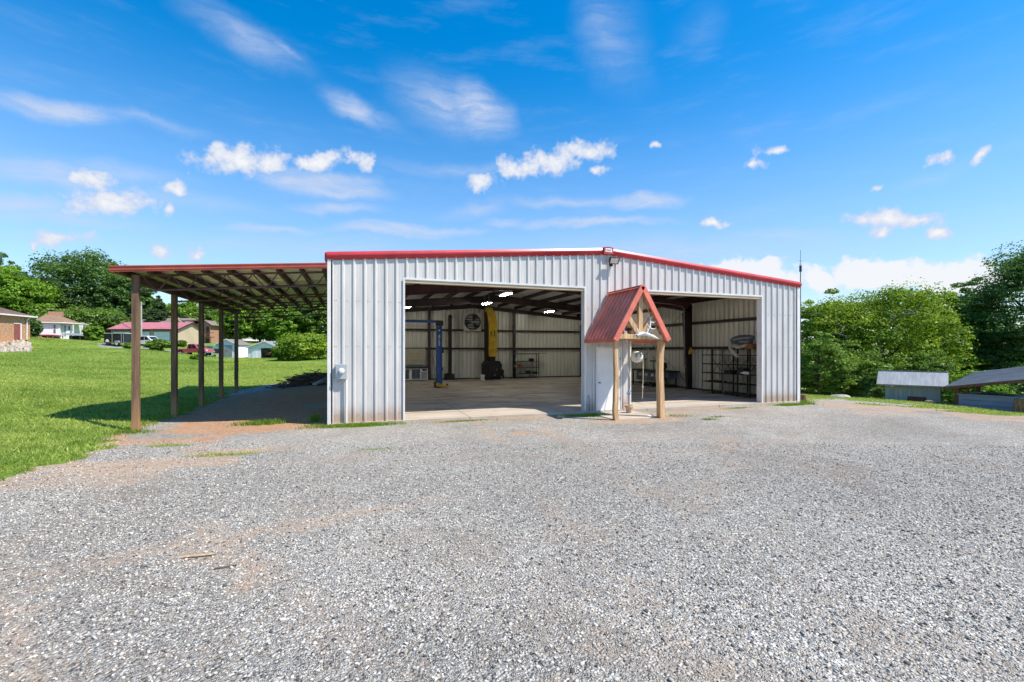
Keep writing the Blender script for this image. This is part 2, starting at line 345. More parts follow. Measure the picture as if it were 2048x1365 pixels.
# ================================================================ ground
CP = [(-.1, -.1, -.05), (3, -.4, -.07), (9, -.5, -.07), (14, -.4, -.09), (18.4, -.3, -.12), (0, -5, -.03), (6, -5, -.04), (12, -5, -.09), (17, -5, -.16),
      (-1.5, -10.5, 0), (1.6, -12, 0), (5, -12.7, 0), (10, -11, -.05), (-5, -9, .08), (1, -18, .02), (-6, -18, .2), (14, -18, -.1),
      (-4.75, .3, 0), (-4.7, 5.8, 0), (-4.7, 11.3, .04), (-2, 5, .02), (-1.2, 7.5, .24), (-2, 11.6, .30), (-.8, 12.2, .40), (-3.6, 9, .08), (-4.6, -3, .1), (-7.3, 1.5, .3), (-8, 6.5, .3), (-8, 14, .35),
      (-9, -4, .42), (-12, 2, .66), (9, 9, -.12), (9, 19, -.05), (18, 12, -.25), (22.5, -1.2, -.32), (27.2, 4.65, -.6), (32.3, 5.4, -1.05), (33.4, 3.3, -1.05), (34, 7, -1.4), (26, -6, -.42), (24, 12, -.65), (40, 8, -2.3), (45, 15, -3), (60, 20, -3.5), (38, -4, -1.7), (30, -14, -.6), (45, -12, -2)]
for u, v, Z in [(0, 800, 13.5), (0, 760, 19), (0, 730, 28.5), (0, 708, 48), (60, 681, 59), (62, 700, 50), (200, 770, 22), (200, 740, 35), (200, 694, 64), (300, 700, 61), (400, 760, 28), (400, 738, 36),
                (400, 713, 66), (432, 714, 72), (496, 717, 70), (590, 719, 62), (650, 722, 57), (600, 745, 33), (120, 681, 74), (225, 690, 82), (360, 692, 72), (180, 672, 110), (80, 668, 90), (450, 684, 100), (620, 690, 95), (120, 700, 57), (200, 712, 50), (300, 712, 52), (400, 722, 56), (500, 724, 58), (600, 729, 50), (1914, 812.5, 26), (2030, 827, 24), (1985, 819, 24.8)]:
    p = P(u, v, Z); CP.append((p.x, p.y, p.z))
for x, y, z in [(20, 80, .5), (60, 60, -3), (100, 30, -4), (-140, 100, 6), (-400, 100, 7), (-300, 400, 7), (0, 420, 6), (400, 300, 2), (400, -100, -2), (300, -400, 0), (-300, -400, 2), (0, -400, 0), (-60, 20, 3.2), (-60, -40, 2.4), (0, -60, .1), (60, -60, -1.2), (20, 140, 2.5), (-40, 180, 4.5)]: CP.append((x, y, z))
CP = np.array(CP)
def _phi(r2): return .5*r2*np.log(r2+1e-9)
def _tps():
    n = len(CP); d = ((CP[:, None, :2]-CP[None, :, :2])**2).sum(-1)
    A = np.zeros((n+3, n+3)); A[:n, :n] = _phi(d)+np.eye(n)*.03; A[:n, n] = 1; A[:n, n+1:] = CP[:, :2]; A[n:, :n] = A[:n, n:].T
    return np.linalg.solve(A, np.r_[CP[:, 2], 0, 0, 0])
_w = _tps()
def gza(x, y):
    x = np.asarray(x, float).ravel(); y = np.asarray(y, float).ravel(); out = np.empty(len(x))
    for i in range(0, len(x), 20000):
        X = x[i:i+20000]; Y = y[i:i+20000]
        d = (X[:, None]-CP[:, 0])**2+(Y[:, None]-CP[:, 1])**2
        out[i:i+20000] = _phi(d)@_w[:-3]+_w[-3]+_w[-2]*X+_w[-1]*Y
    out = np.clip(out, -5, 9)
    ins = (x > -.02) & (x < 18.35) & (y > .02) & (y < 19.3)
    return np.where(ins, np.minimum(out, -.13), out)
def gz(x, y): return float(gza([x], [y])[0])
def axis(fine0, fine1, step, far0, far1):
    a = list(np.arange(fine0, fine1+1e-6, step))
    s = step; x = fine1
    while x < far1: s *= 1.13; x += s; a.append(x)
    s = step; x = fine0
    while x > far0: s *= 1.13; x -= s; a.insert(0, x)
    return np.array(a)
gx = axis(-15, 35, .24, -420, 420); gy = axis(-14.5, 24, .24, -420, 430)
GX, GY = np.meshgrid(gx, gy); GZ = gza(GX, GY).reshape(GX.shape)
def ss(x, a, b): t_ = np.clip((x-a)/(b-a), 0, 1); return t_*t_*(3-2*t_)
def vnoise(x, y, s, seed=0):
    """smooth value noise, for worn edges"""
    g = np.random.default_rng(seed).random((257, 257)); X = x*s+100; Y = y*s+100
    i = np.floor(X).astype(int); j = np.floor(Y).astype(int); fx = X-i; fy = Y-j; fx = fx*fx*(3-2*fx); fy = fy*fy*(3-2*fy)
    i %= 256; j %= 256
    return (g[j, i]*(1-fx)+g[j, i+1]*fx)*(1-fy)+(g[j+1, i]*(1-fx)+g[j+1, i+1]*fx)*fy
def masks(x, y):
    nz = vnoise(x, y, 1.1, 1)-.5; n2 = vnoise(x, y, 3.1, 2)-.5
    xb = np.interp(y, [-20, -4.6, -3.4, -1.6, .3, 12, 14, 15.5, 17, 18], [-5.2, -4.8, -4.55, -4.45, -5.0, -5.0, -3.2, -.6, 2, 60])
    g = ss(xb-x+nz*1.3+n2*.8, -.35, .45)
    yb = np.interp(x, [18.3, 18.4, 20, 22.5, 23.3, 24.2, 26, 34, 60], [60, -.25, .7, -1.3, -3.2, -5, -9, -16, -30])
    gr = ss(y-yb+nz*1.6+n2*.7, -.5, .8)*np.where(x > 18.3, 1, 0)
    gr = gr*np.where(x < 31, .30+.62*ss(vnoise(x*.6, y, 1.1, 5), .3, .7), 1)
    g = np.maximum(g, gr)
    g = np.where((x > 18.2) & (y > 3), np.maximum(g, .9), g)
    def ell(cx, cy, rx, ry, a=1.): return a*ss(1.25-np.hypot((x-cx)/rx, (y-cy)/ry)+nz*.7+n2*.5, 0, .6)
    mx = np.maximum
    # grass growing against the walls and the posts
    for e in [(.75, -.38, 1.0, .3, .8), (17.4, -.42, .8, .2, .8), (8.35, -.75, .5, .25, .7), (7.6, -.5, .5, .2, .8), (3.9, -.45, .8, .14, .7), (10.9, -1.6, .5, .3, .3), (11.3, -2.6, .3, .12, .3), (12, -2.2, .35, .15, .3), (-.5, .1, .3, .2, .35), (5.4, -.55, .8, .15, .5),
              (-1.75, .9, .6, .25, .45), (14.5, -.6, .5, .12, .6), (-3.2, -2.3, .5, .2, .45), (-1.8, -3.6, .9, .16, .45), (1.1, -3.9, .4, .14, .4), (4.7, -5, .4, .1, .35)]: g = mx(g, ell(*e))
    d = np.zeros_like(x)
    for e in [(-2.2, .35, 2.6, .95, 1.), (-.3, -.25, 1., .45, .9), (-3.6, -1.5, 1.2, .8, .55), (-2.9, -4.2, 1.7, .5, .8), (-1.8, -3.2, 1.4, .4, .75), (-3.4, -5.3, 1.4, .6, .5), (.2, -4.6, 1.2, .35, .4), (4.96, -2.92, .36, .2, 1.), (9.4, -2., 1.7, .8, .65), (10.6, -1., 1.6, .6, .7),
              (4.6, -.35, 3.2, .3, .9), (13.5, -.55, 3, .3, .6), (21.3, -1.0, 2.6, 1.8, .9), (22.8, -4.4, 2.2, 1.8, .7), (24.5, -2.0, 2.4, 1.5, .9), (28, .5, 2.5, 1.2, .7), (20, .6, 1.2, .6, .8), (-3.4, 3.2, 1.5, 2.6, .9), (-1.9, 2.6, 2.2, 2.6, 1.), (-2.4, 7.5, 2.8, 4.4, .95), (6.8, -7.6, 1.1, .3, .3),
              (3.4, -9.6, 1., .3, .28), (5.2, -10.2, .6, .25, .3), (7.7, -6.2, 1.5, .3, .3), (2.2, -5.2, 1.1, .25, .3), (12.5, -7, 1.2, .3, .3), (19, -3.2, 2.2, .7, .4), (27, -3, 3, 2, .6), (17, -2.6, 2.5, .35, .35), (8.6, -4.2, 2.2, .25, .3)]: d = mx(d, ell(*e))
    # worn wheel tracks across the stone
    for off in (-.8, .8):
        for pl in ([(-9, -11), (-3, -8.2), (4, -6.2), (11, -5.2), (17, -5), (24, -6.5)], [(3.5, -16), (3.9, -10), (4.6, -5), (5.1, 0)], [(12.8, 0), (11.5, -4), (8, -8), (3, -12), (-2, -15)], [(-3.2, .5), (-3.4, -4), (-2, -8), (1, -13)]):
            for (ax_, ay_), (bx_, by_) in zip(pl, pl[1:]):
                L2 = (bx_-ax_)**2+(by_-ay_)**2; ln_ = L2**.5; ox, oy = -(by_-ay_)/ln_*off, (bx_-ax_)/ln_*off
                tt = np.clip(((x-ax_-ox)*(bx_-ax_)+(y-ay_-oy)*(by_-ay_))/L2, 0, 1); dd = np.hypot(x-ax_-ox-tt*(bx_-ax_), y-ay_-oy-tt*(by_-ay_))
                d = mx(d, (.16+.30*ss(vnoise(x, y, .35, 8), .3, .75))*ss(.42-dd+n2*.3+nz*.25, 0, .3))
    d = mx(d, .85*ss(.55-abs(xb-x)+nz*.6, 0, .5)*(y < 13)*(x < 0))
    c = np.clip(ss(x, 1.5, -2.5)*ss(y, -3.2, -.4)+.35+.6*(np.hypot(x-4.96, y+2.92) < .6), 0, 1)
    c = np.where((x < .2) & (y > .2) & (y < 14), 1., c); c = np.where(x > 15, .38, c)
    return np.clip(g, 0, 1), np.clip(d, 0, 1), c
gm, dm, cm_ = masks(GX.ravel(), GY.ravel())
NX = len(gx); idx = np.arange(GX.size).reshape(GX.shape)
F = np.stack([idx[:-1, :-1], idx[:-1, 1:], idx[1:, 1:], idx[1:, :-1]], -1).reshape(-1, 4)
fg = gm[F].mean(1)
def ground_material():
    m = bpy.data.materials.new('ground'); m.use_nodes = True; q = NT(m.node_tree); q.n.clear()
    co = q.new('ShaderNodeTexCoord').outputs['Object']
    def at(n): return q.new('ShaderNodeAttribute', attribute_name=n).outputs['Fac']
    g, d, cl = at('grass'), at('dirt'), at('clay')
    def vor(scale):
        v = q.new('ShaderNodeTexVoronoi', feature='F1', distance='EUCLIDEAN'); q.l.new(co, v.inputs[0]); v.inputs['Scale'].default_value = scale; v.inputs['Randomness'].default_value = 1
        s = q.new('ShaderNodeSeparateColor'); q.l.new(v.outputs['Color'], s.inputs[0]); return v.outputs['Distance'], s
    d1, s1 = vor(40); d2, s2 = vor(84)
    big = q.smooth(q.noise(co, 9, 3, .6), .42, .58)
    r = q.m('ADD', q.m('MULTIPLY', s1.outputs[0], big), q.m('MULTIPLY', s2.outputs[0], q.m('SUBTRACT', 1., big)))
    hue = s1.outputs[1]
    rp = q.new('ShaderNodeValToRGB'); q.l.new(r, rp.inputs[0]); e = rp.color_ramp.elements
    e[0].position = 0; e[0].color = (.07, .066, .062, 1); e[1].position = 1; e[1].color = (.80, .765, .70, 1)
    for p_, c_ in ((.25, .26), (.48, .42), (.75, .60)):
        x_ = e.new(p_); x_.color = (c_*1.03, c_*.995, c_*.895, 1)
    stone = q.mix(q.smooth(hue, .72, .95, 0, .45), rp.outputs[0], (.42, .30, .19))
    stone = q.mix(q.smooth(hue, .25, .0, 0, .35), stone, (.24, .26, .29))
    stain = q.smooth(q.noise(co, .45, 5, .65, .6), .48, .7, 0, .62)
    stone = q.mix(stain, stone, (.31, .255, .20))
    bl = q.smooth(q.noise(co, .22, 4, .6), .35, .7, .86, 1.16)
    shade_fines = q.mix(q.noise(co, 4, 5, .7), (.19, .165, .14), (.34, .305, .265))
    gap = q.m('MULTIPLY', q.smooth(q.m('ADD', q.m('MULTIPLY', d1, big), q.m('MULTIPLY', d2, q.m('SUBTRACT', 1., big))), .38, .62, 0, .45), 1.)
    grav = q.mix(gap, stone, shade_fines)  # fine dirt plus painted pit shade darken the gaps between stones
    hm = q.new('ShaderNodeMix', data_type='RGBA', blend_type='MULTIPLY'); hm.inputs[0].default_value = 1; q.l.new(grav, hm.inputs[6]); cc = q.new('ShaderNodeCombineColor')
    for i in range(3): q.l.new(bl, cc.inputs[i])
    q.l.new(cc.outputs[0], hm.inputs[7]); grav = hm.outputs[2]
    # dirt: tan to red clay, pebbles left in it
    dn = q.noise(co, 2.4, 6, .65)
    tan = q.mix(dn, (.27, .215, .16), (.50, .42, .33)); clay = q.mix(dn, (.33, .165, .085), (.56, .34, .20))
    dirt = q.mix(cl, tan, clay)
    dirt = q.mix(q.smooth(s1.outputs[2], .78, .86, 0, .7), dirt, stone)
    dsel = q.smooth(q.m('ADD', d, q.m('MULTIPLY', q.m('SUBTRACT', q.noise(co, 5, 5, .7), .5), .8)), .16, .66)
    c = q.mix(dsel, grav, dirt)
    # lawn soil and thatch under the blades
    l1 = q.noise(co, 14, 5, .7); l2 = q.noise(co, .35, 4, .6); l3 = q.noise(q.mapping(co, (0, 0, 0), (0, 0, R(22)), (.12, 1.3, 1)), .8, 4, .55)
    gc = q.mix(q.smooth(l1, .3, .7), (.095, .165, .02), (.22, .34, .042))
    gc = q.mix(q.smooth(l2, .42, .66, 0, .7), gc, (.29, .345, .075))
    gc = q.mix(q.smooth(l3, .48, .7, 0, .65), gc, (.27, .34, .066))
    gc = q.mix(q.smooth(q.noise(co, 60, 2, .6), .5, .75, 0, .5), gc, (.31, .39, .08))
    sx_ = q.new('ShaderNodeSeparateXYZ'); q.l.new(co, sx_.inputs[0]); gc = q.mix(q.smooth(sx_.outputs[0], 17, 20, 0, .55), gc, (.36, .34, .12))
    l4 = q.noise(co, 2.6, 4, .65, .3); gc = q.mix(q.smooth(l4, .46, .66, 0, .75), gc, (.06, .125, .016)); l5 = q.noise(q.mapping(co, (0, 0, 0), (0, 0, R(-15)), (.25, 1, 1)), .5, 3, .5, .5); gc = q.mix(q.smooth(l5, .52, .66, 0, .45), gc, (.10, .19, .025))
    gsel = q.smooth(q.m('ADD', g, q.m('MULTIPLY', q.m('SUBTRACT', q.noise(co, 6, 5, .7), .5), .7)), .36, .6)
    c = q.mix(gsel, c, gc)
    b = q.new('ShaderNodeBsdfPrincipled'); q.l.new(c, b.inputs[0]); b.inputs['Roughness'].default_value = .95; b.inputs['Specular IOR Level'].default_value = .15
    hgt = q.m('MULTIPLY', q.m('SUBTRACT', 1., q.m('ADD', q.m('MULTIPLY', d1, big), q.m('MULTIPLY', d2, q.m('MULTIPLY', q.m('SUBTRACT', 1., big), .6)))), q.m('SUBTRACT', 1., q.m('MULTIPLY', q.m('MAXIMUM', gsel, q.m('MULTIPLY', dsel, .6)), .95)))
    hgt = q.m('ADD', hgt, q.m('MULTIPLY', r, .35))
    hgt = q.m('ADD', hgt, q.m('MULTIPLY', q.m('MULTIPLY', l1, gsel), 2.0))
    bn = q.new('ShaderNodeBump'); bn.inputs['Strength'].default_value = 1.; bn.inputs['Distance'].default_value = .034; q.l.new(hgt, bn.inputs['Height']); q.l.new(bn.outputs[0], b.inputs['Normal'])
    q.l.new(b.outputs[0], q.new('ShaderNodeOutputMaterial').inputs[0]); M['ground'] = m
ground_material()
V = np.c_[GX.ravel(), GY.ravel(), GZ.ravel()]
def ground_part(name, sel, label):
    FF = F[sel]; used = np.unique(FF); re = np.zeros(len(V), int); re[used] = np.arange(len(used))
    me = fastmesh(name, V[used], re[FF], ['ground'], smooth=True)
    for n, a in (('grass', gm), ('dirt', dm), ('clay', cm_)):
        at = me.attributes.new(n, 'FLOAT', 'POINT'); at.data.foreach_set('value', a[used].astype(np.float32))
    return tag(link(name, me), label, kind='structure')
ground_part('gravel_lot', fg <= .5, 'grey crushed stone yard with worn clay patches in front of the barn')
ground_part('lawn', fg > .5, 'mown green lawn rising away from the gravel yard')

# loose stones over the near part of the yard
def stones():
    n = 170000
    u = rng.random(n)*2560-200; Z = 2.7+rng.random(n)**.62*8.2
    X = (u-1024)/FPX*Z; x = CAM.x+CT*X+ST*Z; y = CAM.y-ST*X+CT*Z
    keep = (rng.random(n) < np.clip(1.25-(Z-2.7)/9.5, .12, 1))
    g_, d_, _ = masks(x, y); keep &= (g_ < .3) & (rng.random(n) > d_*.7)
    x, y, Z = x[keep], y[keep], Z[keep]; n = len(x)
    s = .0078*np.exp(rng.normal(0, .34, n)); s = np.clip(s, .0042, .017)
    a = (1+5**.5)/2
    ico = np.array([(-1, a, 0), (1, a, 0), (-1, -a, 0), (1, -a, 0), (0, -1, a), (0, 1, a), (0, -1, -a), (0, 1, -a), (a, 0, -1), (a, 0, 1), (-a, 0, -1), (-a, 0, 1)])/1.9
    tri = np.array([(0, 11, 5), (0, 5, 1), (0, 1, 7), (0, 7, 10), (0, 10, 11), (1, 5, 9), (5, 11, 4), (11, 10, 2), (10, 7, 6), (7, 1, 8), (3, 9, 4), (3, 4, 2), (3, 2, 6), (3, 6, 8), (3, 8, 9), (4, 9, 5), (2, 4, 11), (6, 2, 10), (8, 6, 7), (9, 8, 1)])
    sh = rng.normal(1, .22, (n, 12, 1)); ax = np.stack([rng.uniform(.8, 1.5, n), rng.uniform(.7, 1.15, n), rng.uniform(.45, .9, n)], -1)
    v = ico[None]*sh*ax[:, None, :]*s[:, None, None]
    th = rng.random(n)*6.283; c_, s_ = np.cos(th)[:, None], np.sin(th)[:, None]; tl = rng.normal(0, .35, n)[:, None]
    vx = v[..., 0]*c_-v[..., 1]*s_; vy = v[..., 0]*s_+v[..., 1]*c_; vz = v[..., 2]+vx*tl
    z = gza(x, y)
    VV = np.stack([vx+x[:, None], vy+y[:, None], vz+(z+s*.25)[:, None]], -1).reshape(-1, 3)
    FF = (tri[None]+(np.arange(n)*12)[:, None, None]).reshape(-1, 3)
    tint = np.repeat(rng.random(n), 12)
    me = fastmesh('gravel', VV, FF, ['stones'], tint)
    return tag(link('gravel', me), 'loose crushed stone scattered over the near yard', kind='stuff')
m = bpy.data.materials.new('stones'); m.use_nodes = True; q = NT(m.node_tree); q.n.clear()
a = q.new('ShaderNodeAttribute', attribute_name='tint').outputs['Fac']
rp = q.new('ShaderNodeValToRGB'); q.l.new(a, rp.inputs[0]); rp.color_ramp.interpolation = 'CONSTANT'; e = rp.color_ramp.elements
e[0].color = (.075, .073, .072, 1); e[1].position = .9; e[1].color = (.64, .58, .48, 1)
for p_, c_ in ((.13, (.22, .21, .195)), (.27, (.35, .335, .30)), (.42, (.47, .445, .395)), (.57, (.30, .275, .24)), (.66, (.52, .50, .445)), (.86, (.62, .595, .54)), (.97, (.38, .30, .21))):
    x_ = e.new(p_); x_.color = (*c_, 1)
b = q.new('ShaderNodeBsdfPrincipled'); b.inputs['Roughness'].default_value = .85
co = q.new('ShaderNodeTexCoord').outputs['Object']
sm = q.mix(q.smooth(q.noise(co, .45, 5, .65, .6), .5, .72, 0, .4), rp.outputs[0], (.34, .29, .235))
q.l.new(sm, b.inputs[0]); q.l.new(b.outputs[0], q.new('ShaderNodeOutputMaterial').inputs[0]); M['stones'] = m
stones()

def blades(name, x, y, h, wd, m, label, lean=.5, tint=None):
    n = len(x); z = gza(x, y); th = rng.random(n)*6.283
    dx, dy = np.cos(th)*wd/2, np.sin(th)*wd/2
    lx, ly = rng.normal(0, lean, n)*h, rng.normal(0, lean, n)*h
    a_ = np.stack([x-dx, y-dy, z-.01], -1); b_ = np.stack([x+dx, y+dy, z-.01], -1); c_ = np.stack([x+lx, y+ly, z+h*rng.uniform(.7, 1, n)], -1)
    VV = np.stack([a_, b_, c_], 1).reshape(-1, 3); FF = np.arange(3*n).reshape(-1, 3)
    t_ = np.repeat(np.clip(rng.random(n) if tint is None else tint, 0, 1), 3)
    return tag(link(name, fastmesh(name, VV, FF, [m], t_)), label, kind='stuff')
def field(n, Z0, Z1, pw, u0, u1):
    u = rng.uniform(u0, u1, n); Z = Z0+(Z1-Z0)*rng.random(n)**pw; X = (u-1024)/FPX*Z
    return CAM.x+CT*X+ST*Z, CAM.y-ST*X+CT*Z
x, y = field(340000, 6, 42, .8, -650, 680); g_, d_, _ = masks(x, y); k = (g_ > .25+.3*rng.random(len(x))) & ~((x > -4.6) & (x < 19) & (y > -.5) & (y < 13))
x, y = x[k], y[k]; tn = vnoise(x, y, .22, 9)*.45+vnoise(x*.25, y, .8, 19)*.4+vnoise(x, y, 1.6, 29)*.4-.2+vnoise(x, y, 2.5, 10)*.3+rng.random(len(x))*.55-.2; tn = (tn-.5)*1.5+.5
blades('grass', x, y, rng.uniform(.035, .10, len(x)), rng.uniform(.012, .034, len(x)), 'grass_blade', 'short mown grass of the lawn beside the carport', .7, tn)
x, y = field(90000, 24, 72, .9, -80, 720); k = (vnoise(x, y, .12, 12)+vnoise(x, y, .5, 13)*.5 > .66) & ~((x > -5) & (y < 25)) ; x, y = x[k], y[k]
tn = vnoise(x, y, .2, 14)*.8+rng.random(len(x))*.4-.15
blades('meadow_grass', x, y, rng.uniform(.06, .18, len(x)), rng.uniform(.03, .07, len(x)), 'grass_blade', 'longer unmown grass across the field behind the carport', .5, tn)
x, y = field(2600, 36, 54, 1, 440, 660); k = vnoise(x, y, .25, 31)*.6+rng.random(len(x))*.5 > .72; x, y = x[k], y[k]
blades('field_flowers', x, y, rng.uniform(.08, .2, len(x)), rng.uniform(.05, .1, len(x)), 'flower_yellow', 'scattered yellow flowers in the field before the sheds', .3)
# right-hand verge and the weeds by walls and posts
x, y = field(60000, 17, 36, .8, 1590, 2150); g_, d_, _ = masks(x, y); k = (g_ > .42) & (rng.random(len(x)) < g_*.6) & (x > 18.6); x, y = x[k], y[k]
blades('verge_grass', x, y, rng.uniform(.03, .12, len(x)), rng.uniform(.02, .04, len(x)), 'grass_blade', 'thin grass on the bank beyond the barn corner', .6, rng.random(len(x))*.9+.1)
xs, ys, hs_ = [], [], []
for cx, cy, rx, ry, n, h in [(.75, -.36, 1.0, .2, 3400, .11), (17.4, -.4, .75, .16, 1500, .12), (8.3, -.7, .45, .22, 900, .12), (7.6, -.5, .5, .18, 600, .08), (3.9, -.42, .8, .1, 700, .07), (-1.85, .95, .6, .26, 800, .18), (-.45, 1.1, .12, .35, 150, .28),
                             (10.9, -1.6, .5, .3, 160, .08), (11.3, -2.6, .28, .1, 240, .08), (12, -2.2, .3, .12, 160, .07), (-.4, .0, .3, .15, 160, .1), (-3.2, -2.3, .5, .2, 150, .06), (-1.8, -3.6, .9, .15, 260, .06), (1.1, -3.9, .4, .14, 160, .06),
                             (4.7, -5, .4, .1, 80, .05), (-4.9, 3, .25, 6, 1500, .16), (-4.75, .1, .4, .3, 500, .12), (14.5, -.55, .7, .1, 300, .07), (18.55, .1, .25, .5, 400, .25)]:
    xs.append(cx+rx*rng.normal(0, .55, n)); ys.append(cy+ry*rng.normal(0, .55, n)); hs_.append(rng.uniform(.4, 1, n)*h)
x, y, h = map(np.concatenate, (xs, ys, hs_)); k = ~((x > 0) & (x < 18.3) & (y > -.09)); x, y, h = x[k], y[k], h[k]
blades('weeds', x, y, h, h*.13+.008, 'weed_blade', 'bright green weeds along the barn wall, slab and posts', .4)

# ================================================================ metal building
W, D, FT = 18.29, 19.0, .3048
def zr(x): return 4.93+min(x, W-x)/12
DOORS = [(2.15, 8.25), (10.13, 16.25)]; DH = 4.27
barn = thing('metal_building', 'white ribbed metal barn with red roof trim and two wide open bays', 'barn')
def ribs(a, b, first):
    """breakpoints (position, height of the rib above the pan) along a ribbed sheet"""
    p = [(a, 0.), (b, 0.)]; c = first-FT*math.ceil((first-a)/FT)
    while c < b+.1:
        for dx, h in ((-.046, 0), (-.02, .042), (.02, .042), (.046, 0), (.088, 0), (.10, .005), (.112, 0), (.19, 0), (.202, .005), (.214, 0)):
            if a < c+dx < b: p.append((c+dx, h))
        c += FT
    return sorted(p)
def sheet(mb, a, b, first, pos, spans, k=0):
    """ribbed sheet; pos(s, h, z) -> point, spans(s) -> [(z0, ztop function)]"""
    pts = ribs(a, b, first)
    for (s0, h0), (s1, h1) in zip(pts, pts[1:]):
        if s1-s0 < 1e-5: continue
        for z0, zt in spans((s0+s1)/2):
            mb.quad(pos(s0, h0, z0), pos(s1, h1, z0), pos(s1, h1, zt(s1)), pos(s0, h0, zt(s0)), k)
top = lambda s: zr(s)-.012
def front_spans(s):
    for a, b in DOORS:
        if a < s < b: return [(DH+.02, top)]
    if 8.70 < s < 9.75: return [(2.25, top)]
    return [(-.04, top)]
mb = MB()
cuts = [0, 2.15, 8.25, 8.70, 9.75, 10.13, 16.25, W]
for a, b in zip(cuts, cuts[1:]): sheet(mb, a, b, .379, lambda s, h, z: (s, -h, z), front_spans)
# fastener heads in rows at the girts
for z in (.22, 2.23, 3.57):
    for i in range(62):
        for dx in (.075, .13):
            s = .379+(i-2)*FT+dx
            if .12 < s < W-.1 and not any(a-.06 < s < b+.06 for a, b in DOORS) and not (8.68 < s < 9.77 and z < 2.3): mb.box(s-.009, -.008, z-.009, s+.009, .0, z+.009, 1)
mb.build('front_wall', ['white_panel', 'steel_grey'], barn, fix=False)
for nm, pos, rng_, tp in (('back_wall', lambda s, h, z, o=0: (s, D+h-o, z), (0, W), top), ('left_wall', lambda s, h, z, o=0: (-h+o, s, z), (0, D), lambda s: 4.9), ('right_wall', lambda s, h, z, o=0: (W+h-o, s, z), (0, D), lambda s: 4.9)):
    mb = MB()
    sheet(mb, rng_[0], rng_[1], .379, pos, lambda s: [(-.04, tp)], 0)
    sheet(mb, rng_[0]+.01, rng_[1]-.01, .379, lambda s, h, z: pos(s, h*1.7-.03, z, .012), lambda s: [(0, tp)], 1)
    mb.build(nm, ['white_panel', 'liner'], barn, fix=False)
# roof and its insulation
mb = MB(); mc = MB()
for a, b in ((0, W/2), (W/2, W)):
    mb.slab((a-.06*(a == 0), -.02, zr(a)+.01), (b+.06*(b == W), -.02, zr(b)+.01), (b+.06*(b == W), D+.06, zr(b)+.01), (a-.06*(a == 0), D+.06, zr(a)+.01), .02)
    mc.quad((a+.01, .03, zr(a)-.035), (b-.01*(b == W), .03, zr(b)-.035), (b-.01*(b == W), D-.03, zr(b)-.035), (a+.01, D-.03, zr(a)-.035))
mb.build('roof', 'roof_sheet', barn); mc.build('roof_insulation', 'insulation', barn)
# red rake trim, both slopes
prof = [(-.028, -.205), (-.115, -.085), (-.115, -.045), (-.075, .03), (.04, .03), (.04, -.0)]
for a, b in ((-.06, W/2-.19), (W/2+.19, W+.06)):
    mb = MB(); n = len(prof)
    za, zb = (4.93+a/12, 4.93+b/12) if a < W/2 else (4.93+(W-a)/12, 4.93+(W-b)/12)
    va = [(a, y, za+z) for y, z in prof]; vb = [(b, y, zb+z) for y, z in prof]
    mb.add(va+vb, [tuple(range(n)), tuple(range(2*n-1, n-1, -1))]+[(i, n+i, n+(i+1) % n, (i+1) % n) for i in range(n)])
    mb.build('rake_trim', 'red_trim', barn)
for x in (-.07, W+.07):   # eave trim and gutter along the sides
    MB().box(x-.05, .0, 4.74, x+.05, D, 4.95).build('eave_trim', 'red_trim', barn)
mb = MB(); zc = zr(W/2); mb.prism([(W/2-.19, zc-.20), (W/2+.19, zc-.20), (W/2+.19, zc+.035), (W/2, zc+.06), (W/2-.19, zc+.035)], 'y', -.15, .02)
pk = mb.build('peak_box', 'red_trim', barn)
MB().prism([(W/2-.13, zc-.13), (W/2+.13, zc-.13), (W/2+.13, zc-.005), (W/2, zc+.012), (W/2-.13, zc-.005)], 'y', -.158, -.151).build('plaque', 'door_white', pk)
mb = MB(); x = W/2-.105
for wd in (.022, .018, .02, .03, .014, .022, .02): mb.box(x, -.162, zc-.07, x+wd, -.159, zc-.04); x += wd+.009
x = W/2-.07
for wd in (.016, .02, .012, .02, .016): mb.box(x, -.162, zc-.105, x+wd, -.159, zc-.09); x += wd+.01
mb.build('plaque_lettering', 'sign_ink', pk)
# corner, base and opening trim
for a, b in ((-.045, .11), (W-.11, W+.045)):
    mb = MB().box(a, -.042, -.05, b, -.036, 4.74)
    if a < 0: mb.box(-.045, -.036, -.05, -.039, .12, 4.74)
    else: mb.box(W+.039, -.036, -.05, W+.045, .12, 4.74)
    mb.build('corner_trim', 'white_trim', barn)
for a, b in DOORS:
    mb = MB(); y0, y1 = -.047, .20
    mb.box(a-.055, y0, -.02, a, y0+.004, DH+.06); mb.box(b, y0, -.02, b+.055, y0+.004, DH+.06); mb.box(a, y0, DH, b, y0+.004, DH+.06)
    mb.box(a-.03, y0+.004, 0, a, y1, DH); mb.box(b, y0+.004, 0, b+.03, y1, DH); mb.box(a-.03, y0+.004, DH, b+.03, y1, DH+.03)
    mb.box(a-.12, y1, 0, a, y1+.006, DH+.12); mb.box(b, y1, 0, b+.12, y1+.006, DH+.12); mb.box(a, y1, DH, b, y1+.006, DH+.12)
    mb.build('bay_opening_trim', 'white_trim', barn)
    MB().box(a+.002, -.02, DH-.085, b-.002, .19, DH-.002).build('header_beam', 'tan_header', barn)
